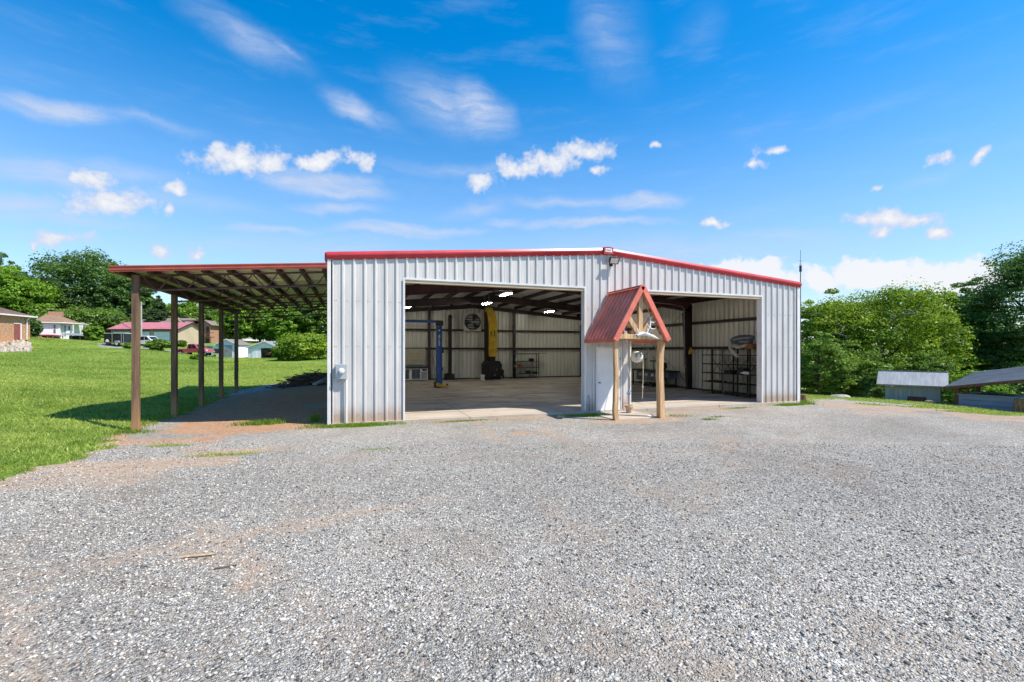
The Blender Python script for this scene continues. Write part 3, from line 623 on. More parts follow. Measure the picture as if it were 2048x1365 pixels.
# walk door between the bays
dr = MB().box(8.76, -.035, .0, 9.69, .01, 2.19).build('walk_door', 'door_white', barn); soft(dr, .004)
MB().box(8.70, -.052, -.03, 8.755, .02, 2.25).box(9.695, -.052, -.03, 9.75, .02, 2.25).box(8.755, -.052, 2.195, 9.695, .02, 2.25).build('door_frame', 'white_trim', dr)
MB().lathe([(.028, -.036), (.028, -.042), (.012, -.048), (.012, -.075), (.03, -.08), (.03, -.11), (.015, -.115)], (8.83, 0, .98), 'y', 12).build('door_knob', 'steel_grey', dr, True)
for z in (.35, 1.08, 1.78): MB().box(9.66, -.042, z, 9.685, -.036, z+.09).build('hinge', 'steel_grey', dr)
# primary frames
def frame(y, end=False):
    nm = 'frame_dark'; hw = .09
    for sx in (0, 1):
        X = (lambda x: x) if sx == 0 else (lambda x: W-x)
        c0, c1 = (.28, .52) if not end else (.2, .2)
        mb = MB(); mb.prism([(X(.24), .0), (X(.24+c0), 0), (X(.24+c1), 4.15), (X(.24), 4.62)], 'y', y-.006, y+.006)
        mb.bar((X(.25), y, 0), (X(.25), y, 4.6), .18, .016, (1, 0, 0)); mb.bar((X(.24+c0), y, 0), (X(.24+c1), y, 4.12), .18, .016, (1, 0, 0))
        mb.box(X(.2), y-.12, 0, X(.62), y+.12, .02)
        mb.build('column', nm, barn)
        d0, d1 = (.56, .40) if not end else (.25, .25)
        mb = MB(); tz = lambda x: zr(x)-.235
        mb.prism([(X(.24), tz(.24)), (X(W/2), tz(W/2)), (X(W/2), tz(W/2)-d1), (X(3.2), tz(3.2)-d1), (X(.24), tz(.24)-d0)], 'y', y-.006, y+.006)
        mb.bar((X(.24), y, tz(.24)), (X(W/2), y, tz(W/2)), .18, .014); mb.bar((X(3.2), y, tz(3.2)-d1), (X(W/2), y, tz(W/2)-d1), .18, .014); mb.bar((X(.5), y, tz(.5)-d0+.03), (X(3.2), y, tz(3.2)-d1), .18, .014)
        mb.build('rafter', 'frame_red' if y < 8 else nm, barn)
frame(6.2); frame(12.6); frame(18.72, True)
for i in range(7):
    for sx in (0, 1):
        x = .75+i*1.32; X = x if sx == 0 else W-x; z = zr(x)-.04
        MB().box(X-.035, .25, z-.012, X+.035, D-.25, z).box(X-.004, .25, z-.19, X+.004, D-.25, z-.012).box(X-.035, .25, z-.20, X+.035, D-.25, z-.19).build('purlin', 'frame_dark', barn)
for z in (2.23, 3.57):
    def girt(x0, y0, x1, y1):
        mb = MB().box(x0, y0, z-.068, x1, y1, z+.068); mb.build('girt', 'frame_dark', barn)
    girt(.25, D-.24, W-.25, D-.05); girt(.05, .25, .24, D-.25); girt(W-.24, .25, W-.05, D-.25)
MB().box(.05, D-.16, 0, W-.05, D-.05, .07).box(W-.12, .25, 0, W-.05, D-.2, .07).box(.05, .25, 0, .12, D-.2, .07).build('base_angle', 'frame_dark', barn)
for x in (.03, W-.25): MB().box(x, .25, 4.68, x+.22, D-.25, 4.885).build('eave_strut', 'frame_dark', barn)
for x in (5.81, 9.98, 12.22): MB().box(x-.09, D-.44, 0, x+.09, D-.425, zr(x)-.4).box(x-.006, D-.425, 0, x+.006, D-.26, zr(x)-.4).box(x-.09, D-.26, 0, x+.09, D-.245, zr(x)-.4).build('end_post', 'frame_dark', barn)
for a, b in (((W-.3, 6.5, .35), (W-.3, 12.3, 4.4)), ((W-.3, 6.5, 4.4), (W-.3, 12.3, .35))): MB().tube([a, b], .009, 6).build('brace_rod', 'frame_dark', barn)

fl = MB().box(.02, -.09, -.22, W-.02, D-.05, 0).build('concrete_floor', 'ply'); tag(fl, 'stained concrete slab inside the barn with saw cut joints', kind='structure')
def floormat():
    m = bpy.data.materials.new('slab'); m.use_nodes = True; q = NT(m.node_tree); q.n.clear()
    co = q.new('ShaderNodeTexCoord').outputs['Object']; s = q.new('ShaderNodeSeparateXYZ'); q.l.new(co, s.inputs[0])
    n = q.noise(co, .5, 6, .65, .5); n2 = q.noise(q.mapping(co, scale=(.5, 2.2, 1)), 1.0, 6, .65, .8); n3 = q.noise(co, 12, 4, .6)
    c = q.mix(q.smooth(n, .3, .7), (.36, .315, .265), (.56, .51, .44))
    c = q.mix(q.smooth(n2, .42, .66, 0, .85), c, (.15, .12, .095))
    c = q.mix(q.smooth(q.noise(co, 1.1, 3, .5, 1.2), .62, .74, 0, .75), c, (.085, .065, .05))
    # the outer metre is cleaner, rain-washed concrete
    c = q.mix(q.smooth(s.outputs[1], 2.6, .6, 0, .75), c, (.49, .42, .345))
    c = q.mix(q.smooth(n3, .5, .8, 0, .25), c, (.18, .15, .12))
    jx = q.m('ABSOLUTE', q.m('SUBTRACT', q.m('MODULO', q.m('ADD', s.outputs[0], -4.17+3.3*3+1.65), 3.3), 1.65)); jy = q.m('ABSOLUTE', q.m('SUBTRACT', q.m('MODULO', q.m('ADD', s.outputs[1], 3.0), 6.33), 3.165))
    j = q.smooth(q.m('MINIMUM', jx, jy), .008, .02, .8, 0)
    c = q.mix(j, c, (.07, .055, .045))
    b = q.new('ShaderNodeBsdfPrincipled'); q.l.new(c, b.inputs[0]); q.l.new(q.smooth(n, .3, .7, .45, .8), b.inputs['Roughness']); b.inputs['Specular IOR Level'].default_value = .3
    q.l.new(b.outputs[0], q.new('ShaderNodeOutputMaterial').inputs[0]); M['slab'] = m; return m
fl.data.materials[0] = floormat()
pad = MB().box(8.35, -1.72, -.2, 10.1, -.1, -.035).build('porch_slab', 'slab'); tag(pad, 'small worn concrete pad in front of the white walk door', kind='structure'); soft(pad, .02)

# ---------------------------------------------------------------- fixtures on the front wall
t_ = thing('electric_meter', 'grey electric meter box on the barn corner with white conduit below', 'meter', (.34, -.03, 1.28))
soft(MB().box(-.16, -.14, 0, .15, .0, .44).build('meter_box', 'grey_box', t_), .012)
MB().lathe([(.085, -.14), (.085, -.165), (.075, -.19), (.07, -.225), (.05, -.24)], (0, 0, .24), 'y', 20).build('meter_dial', 'plastic_white', t_, True)
MB().tube([(.13, -.06, .0), (.13, -.06, -1.33)], .035, 12).build('conduit', 'white_trim', t_, True)
MB().tube([(-.06, -.06, 0), (-.06, -.06, -.07), (-.13, -.06, -.09)], .012, 8).build('ground_wire', 'galv', t_, True)
t_ = thing('flood_light', 'square black flood light under the red roof peak', 'light', (9.3, -.04, 5.22))
hd = MB(); A = Vector((0, -.17, .06)); ca, sa = math.cos(R(28)), math.sin(R(28))
def tl(x, y, z): return (A.x+x, A.y+y*ca-z*sa, A.z+y*sa+z*ca)
MBh = MB()
v = [tl(x*s_, y, z*s_) for y, s_ in ((-.07, 1), (.07, .72)) for x, z in ((-.19, -.12), (.19, -.12), (.19, .12), (-.19, .12))]
MBh.add(v, [(0, 1, 2, 3), (7, 6, 5, 4), (0, 4, 5, 1), (1, 5, 6, 2), (2, 6, 7, 3), (3, 7, 4, 0)]); MBh.build('housing', 'black', t_)
MB().add([tl(x, -.073, z) for x, z in ((-.15, -.095), (.15, -.095), (.15, .095), (-.15, .095))], [(0, 1, 2, 3)]).build('lens', 'floodglass', t_)
MB().tube([(0, 0, -.06), (0, -.1, -.05), (0, -.15, .04)], .016, 8).box(-.06, -.03, -.12, .06, .03, 0).build('bracket', 'black', t_)
o = MB().tube([(8.42, -.08, -.1), (8.42, -.08, .42), (8.40, -.06, .5), (8.41, -.09, .56)], .016, 8).build('hose_stub', 'slate_grey', None, True); tag(o, 'dark hose end rising from the ground beside the white door', 'hose')

# ---------------------------------------------------------------- porch canopy over the walk door
po = thing('porch_canopy', 'steep red metal gable canopy on two rough pine posts at the walk door', 'canopy', (9.2, -1.0, 0))
XC, E0, A0, HW = 0, 2.46, 4.10, .97
for sx in (-1, 1):
    mb = MB(); L_ = 7; ys = np.linspace(-1.06, .93, 50)
    n = Vector((sx*(A0-E0), 0, HW)).normalized()
    pts = [(s_*.75-1.06*.25, h_*1.45) for s_, h_ in ribs(-1.06, 1.594, -.98)]; pts = [(max(-1.06, min(.93, s_)), h_) for s_, h_ in pts]
    for (s0, h0), (s1, h1) in zip(pts, pts[1:]):
        a = Vector((sx*HW, s0, E0))+n*h0*.75; b_ = Vector((sx*HW, s1, E0))+n*h1*.75; c_ = Vector((0, s1, A0))+n*h1*.75; d_ = Vector((0, s0, A0))+n*h0*.75
        mb.quad(a, b_, c_, d_)
    rf = mb.build('roof_slope', 'red_roof', po, fix=False)
    MB().slab((sx*(HW-.03), -1.05, E0-.005), (sx*(HW-.03), .92, E0-.005), (0, .92, A0-.055), (0, -1.05, A0-.055), .004).build('soffit', 'insulation', po)
    MB().bar((sx*(HW+.012), -1.085, E0-.03), (0, -1.085, A0+.02), .05, .16, (sx*.9, 0, .5)).build('gable_trim', 'brick_red_fascia' if 0 else 'red_roof', po)
    MB().bar((sx*(HW-.085), -1.07, E0-.03), (0, -1.07, A0-.125), .03, .05, (sx*.9, 0, .5)).build('inner_trim', 'red_roof', po)
    MB().bar((sx*(HW+.0), -1.06, E0-.045), (sx*(HW+.0), .93, E0-.045), .03, .10).build('eave_trim', 'red_roof', po)
    MB().bar((sx*(HW-.06), -.93, E0+.0), (0, -.93, A0-.09), .045, .11, (sx*.9, 0, .5)).build('rafter', 'pine', po)
    MB().bar((sx*(HW-.06), .80, E0+.0), (0, .80, A0-.09), .045, .11, (sx*.9, 0, .5)).build('rafter', 'pine', po)
    for f in (.3, .62): MB().bar((sx*HW*(1-f)*.95, -1.0, E0+(A0-E0)*f-.10), (sx*HW*(1-f)*.95, .9, E0+(A0-E0)*f-.10), .09, .04, (sx*.9, 0, .5)).build('purlin', 'purlin_wood', po)
MB().bar((0, -1.1, A0+.05), (0, .95, A0+.05), .09, .02).bar((.06, -1.1, A0-.0), (.06, .95, A0-.0), .012, .13, (-.9, 0, .5)).bar((-.06, -1.1, A0-.0), (-.06, .95, A0-.0), .012, .13, (.9, 0, .5)).build('ridge_cap', 'red_roof', po)
soft(MB().box(-.84, -1.0, 2.47, .88, -.86, 2.62).build('tie_beam', 'pine', po), .01)
MB().box(-.84, .62, 2.47, .88, .74, 2.62).build('tie_beam', 'pine', po)
for sx in (-1, 1): MB().bar((sx*.82, -.84, 2.50), (sx*.82, .93, 2.50), .09, .11).build('side_beam', 'pine', po)
soft(MB().box(-.075, -.985, 2.62, .075, -.88, 3.86).build('king_post', 'pine', po), .008)
for sx in (-1, 1): soft(MB().bar((sx*.10, -.935, 2.66), (sx*.50, -.935, 3.26), .10, .15, (1, 0, 0)).build('strut', 'pine', po), .006)
def rough_post(x, y, z0, z1, r, seed, bend):
    g = np.random.default_rng(seed); n = 16; rings = 14; mb = MB(); vs = []
    sh = 1+.05*np.sin(np.arange(n)*1.4+seed)
    for i in range(rings):
        f = i/(rings-1); z = z0+(z1-z0)*f; ox = bend*math.sin(f*3.1)+.014*math.sin(f*9+seed)+g.normal(0, .004); oy = g.normal(0, .004)
        for j in range(n):
            a = 2*math.pi*j/n; sq = .9/max(abs(math.cos(a)), abs(math.sin(a)))**.95
            rr = r*sq*sh[j]*(1.08-.16*f)+g.normal(0, .003); vs.append((x+ox+rr*math.cos(a), y+oy+rr*math.sin(a), z))
    fs = [(i*n+j, i*n+(j+1) % n, (i+1)*n+(j+1) % n, (i+1)*n+j) for i in range(rings-1) for j in range(n)]
    fs += [tuple(range(n)), tuple((rings-1)*n+j for j in range(n))]
    mb.add(vs, fs); return mb
rough_post(-.79, -.80, -.14, 2.48, .075, 3, .0).build('post', 'pine', po, True)
rough_post(.90, -.80, -.12, 2.48, .098, 5, -.05).build('post', 'pine', po, True)

# white antlers on the tie beam
an = thing('antlers', 'white bleached antlers resting on the porch tie beam', 'antlers', (9.28, -1.97, 2.62)); an.scale = (1.3, 1.2, 1.3)
def antler(s):
    mb = MB()
    mb.tube([(0, 0, .0), (s*.10, -.04, .06), (s*.17, -.06, .20), (s*.20, -.03, .36), (s*.16, .0, .50)], [.028, .024, .02, .016, .007], 7)
    for p, e in (((s*.10, -.04, .06), (s*.02, -.16, .17)), ((s*.16, -.06, .18), (s*.02, -.14, .27)), ((s*.195, -.04, .30), (s*.33, -.08, .33)), ((s*.19, -.02, .40), (s*.29, -.02, .46)), ((s*.15, -.06, .16), (s*.31, -.1, .15))):
        m_ = (Vector(p)+Vector(e))/2+Vector((0, -.01, -.03)); mb.tube([p, m_, e], [.016, .013, .004], 6)
    return mb
antler(1).build('antler', 'bone', an, True); 
mb = MB().tube([(-.03, 0, 0), (-.14, -.03, .02), (-.2, -.06, .10), (-.21, -.06, .24)], [.028, .022, .014, .005], 7).tube([(-.14, -.03, .02), (-.26, -.05, -.02)], [.016, .005], 6); mb.build('antler', 'bone', an, True)
mb = MB(); mb.tube([(-.17, -.02, -.03), (-.03, -.03, .02), (.12, -.03, .0), (.30, -.03, -.06), (.46, -.03, -.11)], [.03, .05, .045, .03, .012], 8); mb.build('skull', 'bone', an, True)

# retractable hose reel on the jamb between the bays, its hose with a ball stop
hr = thing('hose_reel', 'round cream hose reel with dark swing handle hung beside the right bay', 'hose reel', (10.20, -.30, 1.88))
mb = MB().lathe([(.06, -.13), (.16, -.125), (.195, -.09), (.20, .0), (.195, .09), (.16, .125), (.06, .13)], (0, 0, 0), 'x', 26); o_ = mb.build('housing', 'reel_cream', hr, True); o_.rotation_euler = (0, 0, R(25))
mb = MB().bar((-.11, -.13, .13), (.02, -.2, .17), .05, .05).bar((.02, -.2, .17), (.03, -.22, .02), .06, .03).bar((-.11, -.13, .13), (-.12, -.12, -.02), .05, .03); mb.build('handle', 'slate_grey', hr)
MB().box(.0, -.205, .075, .14, -.19, .10).build('slot', 'black', hr)
MB().tube([(-.07, .15, .0), (-.07, .28, .0)], .03, 8).build('wall_arm', 'steel_grey', hr)
MB().tube([(.10, -.19, -.06), (.115, -.2, -.25), (.12, -.2, -.6), (.10, -.2, -1.0), (.085, -.2, -1.45)], .013, 8).lathe([(.0, -1.09), (.028, -1.085), (.036, -1.06), (.028, -1.035), (.0, -1.03)], (.098, -.2, 0), 'z', 12).build('hose', 'hose', hr, True)
hy = thing('yard_hydrant', 'slim yard hydrant with blue valve head standing in the clay pot', 'hydrant', (9.66, -.62, -.03))
MB().tube([(0, 0, .05), (0, 0, .62)], .022, 10).build('standpipe', 'galv', hy, True)
MB().lathe([(.03, .60), (.055, .63), (.055, .70), (.04, .76), (.02, .78)], (0, 0, 0), 'z', 12).bar((-.10, -.03, .66), (.09, .02, .74), .04, .05).build('valve_head', 'blue_siding', hy)
MB().tube([(.03, 0, .68), (.06, -.01, 1.1), (.05, .2, 1.65)], .011, 8).tube([(-.08, -.03, .66), (-.12, -.05, .4), (-.06, -.05, .02)], .012, 8).build('supply_hose', 'hose', hy, True)
pt = MB().lathe([(.10, 0), (.135, .2), (.155, .2), (.155, .26), (.135, .26), (.125, .2), (.0, .19)], (0, 0, 0), 'z', 20).build('clay_pot', 'clay', None, True); pt.location = (9.66, -.64, -.035); tag(pt, 'round clay pot around the foot of the hydrant', 'pot')
st = MB(); st.lathe([(.02, 0), (.10, .01), (.115, .05), (.08, .09), (.02, .105)], (0, 0, 0), 'z', 9); o_ = st.build('pale_stone', 'bone', None, True); o_.location = (9.78, -1.66, -.04); o_.scale = (1.1, .7, .8); tag(o_, 'pale stone lying at the front edge of the porch pad', 'stone')
st = MB().tube([(0, 0, -.15), (.0, 0, .1), (.01, 0, .33)], [.19, .17, .16], 13); o_ = st.build('tree_stump', 'stump_wood', None, True); o_.location = (18.78, .2, -.1); tag(o_, 'short cut stump standing at the right front corner of the barn', 'stump')

# ================================================================ inside the barn
lf = thing('two_post_lift', 'blue two post car lift with white letters down its column', 'car lift', (5.26, 11.6, 0))
def column(dx):
    mb = MB().box(dx-.15, -.06, .02, dx+.15, .14, 3.62).box(dx-.15, -.14, .02, dx-.11, -.06, 3.62).box(dx+.11, -.14, .02, dx+.15, -.06, 3.62); return mb.build('column', 'blue', lf)
c1 = column(0); column(-3.45)
MB().box(-.17, -.17, 3.5, .22, .2, 3.78).build('head_plate', 'black', c1)
MB().box(-.17, -.10, .02, .0, .12, .0+.05).build('foot', 'blue', c1)
MB().box(-3.5, -.05, 3.66, .1, .1, 3.8).build('crossbeam', 'blue', lf)
MB().tube([(-3.4, -.08, 3.45), (.0, -.08, 3.45)], .012, 6).build('shutoff_bar', 'steel_grey', lf)
for dx in (0, -3.45):
    mb = MB().prism([(-.22, .10), (.35, .03), (.42, .03), (.42, .16), (.30, .16), (-.22, .33)], 'y', -.34, -.18); mb.v = [(x+dx, y, z) for x, y, z in mb.v]; ar = mb.build('swing_arm', 'yellow', lf)
    MB().lathe([(.05, .03), (.05, .2), (.075, .2), (.075, .24)], (dx+.40, -.26, 0), 'z', 12).build('lift_pad', 'black', ar)
    MB().box(dx-.28, -.3, .05, dx-.15, .1, .36).build('carriage', 'black', ar)
MB().box(.15, -.12, 1.95, .24, .05, 2.3).build('control_box', 'black', lf); MB().box(.15, -.1, .95, .2, .02, 1.15).build('control_box', 'black', lf)
def text(s, size, name, m, parent, loc, rot=(R(90), 0, 0), bold=.0):
    cu = bpy.data.curves.new(name, 'FONT'); cu.body = s; cu.size = size; cu.align_x = 'CENTER'; cu.extrude = .002; cu.offset = bold
    to = bpy.data.objects.new(name, cu); col.objects.link(to); dg = bpy.context.evaluated_depsgraph_get(); me = bpy.data.meshes.new_from_object(to.evaluated_get(dg)); bpy.data.objects.remove(to)
    me.materials.clear(); me.materials.append(M[m]); o = link(name, me, parent); o.location = loc; o.rotation_euler = rot; return o
for i, ch in enumerate('ATLAS'): text(ch, .15, 'letter', 'letter', c1, (0, -.064, 2.87-i*.125), bold=.006)
MB().lathe([(.045, -.063), (.045, -.066)], (0, 0, 3.22), 'y', 16).build('emblem', 'letter', c1)

# exhaust pipe on the back wall
t_ = thing('vent_pipe', 'tall black vent pipe with elbow top rising from a black bin', 'pipe', (7.25, 18.35, 0))
MB().tube([(0, 0, .4), (0, 0, 4.35), (.02, .05, 4.5), (.05, .25, 4.56)], .13, 14).build('pipe', 'black_rust', t_, True)
MB().box(-.38, -.22, 0, .30, .2, .42).box(-.30, -.26, .42, .1, .1, .5).build('bin', 'black_rust', t_); MB().tube([(-.28, -.1, .45), (-.3, -.1, .95)], [.09, .05], 10).build('jug', 'canvas_pale', t_, True)
# wall fan
t_ = thing('wall_fan', 'large round louvred exhaust fan high on the back wall', 'fan', (8.98, 18.68, 4.18))
MB().box(-.66, .0, -.66, .66, .03, .66).build('mount_panel', 'liner', t_)
MB().lathe([(.60, -.14), (.56, -.14), (.56, -.005), (.60, -.005), (.60, -.14)], (0, 0, 0), 'y', 32, 0, False).build('shroud', 'black', t_, True)
mb = MB()
for i in range(9): z = -.48+i*.12; h = math.sqrt(max(.01, .55**2-z*z)); mb.box(-h, -.02, z-.035, h, -.005, z+.035)
mb.build('louvre', 'black', t_)
for k in range(3):
    a = R(90+120*k-25); mb = MB(); d = Vector((math.cos(a), 0, math.sin(a))); n = Vector((-d.z, 0, d.x))
    mb.add([d*.08+n*.05+Vector((0, -.07, 0)), d*.52+n*.2+Vector((0, -.05, 0)), d*.52-n*.14+Vector((0, -.10, 0)), d*.08-n*.05+Vector((0, -.09, 0))], [(0, 1, 2, 3)]); o = mb.build('blade', 'black', t_); o.modifiers.new('t', 'SOLIDIFY').thickness = .006
MB().lathe([(.08, -.11), (.08, -.03)], (0, 0, 0), 'y', 14).bar((-.56, -.12, 0), (.56, -.12, 0), .03, .03).build('motor', 'steel_grey', t_, True)
o = MB().tube([(.0, 0, 0), (.05, 0, -.3), (.25, 0, -.55), (.36, .02, -.8)], .012, 6).build('fan_cord', 'black'); o.location = (9.02, 18.62, 5.2); tag(o, 'black cord hanging from the ridge to the wall fan', 'cord')
# stove with the yellow duct
t_ = thing('wood_stove', 'black cast iron heating stove with sloped shoulders against the back wall', 'stove', (10.12, 17.55, 0))
mb = MB().prism([(-.62, .22), (.62, .22), (.66, 1.1), (.56, 1.22), (.52, 1.34), (-.5, 1.34), (-.54, 1.22), (-.66, 1.1)], 'y', -.42, .45); soft(mb.build('body', 'black_rust', t_), .03)
MB().box(-.58, -.38, 0, -.44, .4, .22).box(.44, -.38, 0, .58, .4, .22).box(-.44, -.3, .06, .44, .3, .2).build('stand', 'black_rust', t_)
MB().box(-.3, -.46, .5, .3, -.42, .95).build('door', 'black', t_); MB().tube([(.24, -.5, .66), (.24, -.5, .82)], .02, 8).build('handle', 'steel_grey', t_); MB().box(.05, -.47, .30, .13, -.42, .37).build('latch', 'steel_grey', t_)
MB().box(-.22, -.2, 1.34, .22, .25, 1.66).build('flue_collar', 'black_rust', t_)
MB().tube([(.66, -.1, .7), (.8, -.1, .6), (.78, -.1, .35), (.9, -.1, .12)], [.1, .12, .1, .05], 8).build('hopper', 'black_rust', t_, True)
t_ = thing('yellow_duct', 'worn yellow sheet duct curving up from the black stove', 'duct', (10.15, 17.55, 1.66))
path = [(.03, 0), (.03, 1.0), (.03, 2.0), (.0, 2.5), (-.08, 2.95), (-.2, 3.3), (-.28, 3.5)]
mb = MB(); vs = []
for (x, z), w_ in zip(path, (.29, .29, .29, .31, .31, .26, .2)): vs += [(x-w_, -.2, z), (x+w_, -.2, z), (x+w_, .25, z), (x-w_, .25, z)]
mb.add(vs, [(0, 1, 2, 3), (24, 25, 26, 27)]+[(i*4+j, i*4+(j+1) % 4, i*4+4+(j+1) % 4, i*4+4+j) for i in range(6) for j in range(4)]); mb.box(-.17, -.206, 1.42, -.10, -.2, 1.78, 1).box(.10, -.206, 1.45, .17, -.2, 1.9, 1).box(-.06, -.206, 1.5, .05, -.2, 1.55, 1).box(-.13, -.206, 1.7, -.02, -.2, 1.76, 1).box(-.26, -.206, 1.05, .31, -.2, 1.065, 1).box(-.26, -.206, 1.86, .1, -.2, 1.87, 1); mb.build('casing', ['yellow', 'black'], t_)
mb = MB(); mb.prism([(-.42, -1.6), (-.31, -1.6), (-.31, 2.5), (-.38, 3.2), (-.5, 3.2)], 'y', .0, .2); mb.build('side_channel', 'black_rust', t_)
bk = thing('white_bucket', 'white plastic bucket on the slab beside the black stove', 'bucket', (9.26, 16.9, 0))
MB().lathe([(.13, 0), (.155, .36), (.165, .36), (.165, .40), (.15, .40), (.12, .05)], (0, 0, 0), 'z', 20).build('pail', 'plastic_white', bk, True); MB().tube([(-.16, 0, .36), (-.1, -.13, .2), (.0, -.17, .14), (.1, -.13, .2), (.16, 0, .36)], .006, 6).build('handle', 'steel_grey', bk)
MB().bar((-.03, -.158, .12), (.04, -.16, .2), .004, .025).build('mark', 'black', bk)
# wire rack with clutter
rk = thing('shelf_rack', 'four tier metal shelf rack against the back wall', 'rack', (13.0, 18.3, 0))
for x in (-.92, .98):
    for y in (-.2, .2): MB().box(x-.02, y-.02, 0, x+.02, y+.02, 1.86).build('upright', 'black_rust', rk)
for z in (.32, .80, 1.25, 1.80): MB().box(-.92, -.22, z, .98, .22, z+.035).build('shelf', 'black_rust', rk)
clutter = [('tin_can', 'pale tin can', -.75, .355, .09, .16, 'canvas_pale'), ('tin_can', 'short red tin', -.45, .355, .12, .2, 'red_paint'), ('tool_box', 'black tool box', .2, .355, .3, .22, 'black'), ('tool_box', 'low dark case', .72, .355, .4, .12, 'black'), ('paint_tin', 'grey paint tin', -.2, .835, .12, .18, 'steel_grey'),
           ('parts_box', 'brown parts box', -.5, .835, .3, .22, 'rust_orange'), ('parts_box', 'pale parts carton', -.8, .835, .2, .15, 'ply'), ('battery', 'black battery', .45, 1.285, .34, .2, 'black'), ('jug', 'white oil jug', -.78, 1.285, .14, .24, 'plastic_white'), ('paint_tin', 'small cream tin', .3, .835, .1, .12, 'canvas_pale')]
tier = {.355: 'lowest', .835: 'middle', 1.285: 'upper'}
for nm, lb, x, z, w_, h, m_ in clutter:
    side = 'left' if x < -.6 else 'right' if x > .4 else 'middle'
    mb = MB()
    if 'tin' in nm or nm == 'jug': mb.lathe([(w_*.5, 0), (w_*.5, h*.9), (w_*.42, h*.92), (w_*.42, h)], (0, 0, 0), 'z', 14)
    else: mb.box(-w_/2, -.12, 0, w_/2, .1, h*.82).box(-w_/2-.008, -.128, h*.82, w_/2+.008, .108, h).box(-.05, -.02, h, .05, .0, h+.025)
    o = mb.build(nm, m_); o.location = (13.0+x, 18.25, z); tag(o, f'{lb} on the {tier[z]} shelf of the back rack, {side}', nm.split('_')[-1])
o = MB().box(-1.3, -.12, 0, 1.3, .1, .045).build('long_board', 'weathered'); o.location = (13.35, 18.25, 1.84); tag(o, 'long pale board laid across the top of the back shelf rack', 'board')
# white board, counter, rods
o = thing('wall_panel_board', 'large pale board fixed to the back wall above the counter', 'board', (4.15, 18.62, 1.1)); MB().box(-1.45, 0, 0, 1.4, .03, 1.12).build('sheet', 'ply', o); MB().box(-1.47, -.01, -.03, 1.42, .035, 0).build('ledge', 'steel_grey', o)
ct = thing('storage_counter', 'low counter with dark cupboard doors in pale frames at the back wall', 'counter', (4.2, 18.2, 0))
MB().box(-1.45, -.3, .06, 1.4, .35, .86).build('carcass', 'plastic_white', ct); MB().box(-1.5, -.36, .86, 1.45, .36, .93).build('worktop', 'black', ct)
for x in (-1.3, -.5, .25): 
    d_ = MB().box(x+.05, -.325, .14, x+.62, -.30, .80).build('door', 'canvas', ct); MB().box(x+.55, -.345, .42, x+.58, -.325, .55).build('handle', 'steel_grey', d_)
d_ = MB().box(.95, -.33, .14, 1.33, -.30, .62).build('open_bin', 'steel_grey', ct)
MB().box(1.0, -.335, .68, 1.33, -.30, .80).build('drawer', 'black', ct)
o = MB().tube([(0, 0, 0), (0, 0, .1), (.05, 0, .16), (.1, 0, .13)], .02, 8).build('tap', 'steel_grey'); o.location = (4.72, 18.2, .93); tag(o, 'small curved tap on the back counter', 'tap')
for i, (x, t2) in enumerate(((6.05, .12), (6.13, .2), (6.22, .3))):
    o = MB().tube([(0, 0, 0), (-t2, .3, 2.0+.1*i)], .018, 6).build('leaning_rod', 'steel_grey'); o.location = (x+.1, 18.3, 0); tag(o, 'thin steel rod leaning on the end post behind the blue lift', 'rod', 'rods leaning on the end post')
# lit shop lights
for i, (x, y, lb) in enumerate(((4.0, 15.6, 'lit twin tube shop light above the blue lift'), (8.05, 11.6, 'lit shop light below the ridge near the yellow duct'), (7.70, 7.0, 'lit shop light nearest the left bay opening'), (13.9, 15.9, 'lit shop light farthest back on the right slope'))):
    t_ = thing('shop_light', lb, 'light', (x, y, (4.86, 4.84, 4.84, 4.86)[i]), 0, 'shop lights under the roof')
    MB().prism([(-.18, 0), (.18, 0), (.08, .07), (-.08, .07)], 'y', -.62, .62).build('housing', 'plastic_white', t_)
    for dx in (-.10, .10): MB().tube([(dx, -.58, -.016), (dx, .58, -.016)], .013, 8).build('tube', 'lampglow', t_)
    hh = zr(x)-.06-(4.86, 4.84, 4.84, 4.86)[i]; MB().box(-.01, -.45, .07, .01, -.43, hh).build('hanger', 'steel_grey', t_); MB().box(-.01, .43, .07, .01, .45, hh).build('hanger', 'steel_grey', t_)
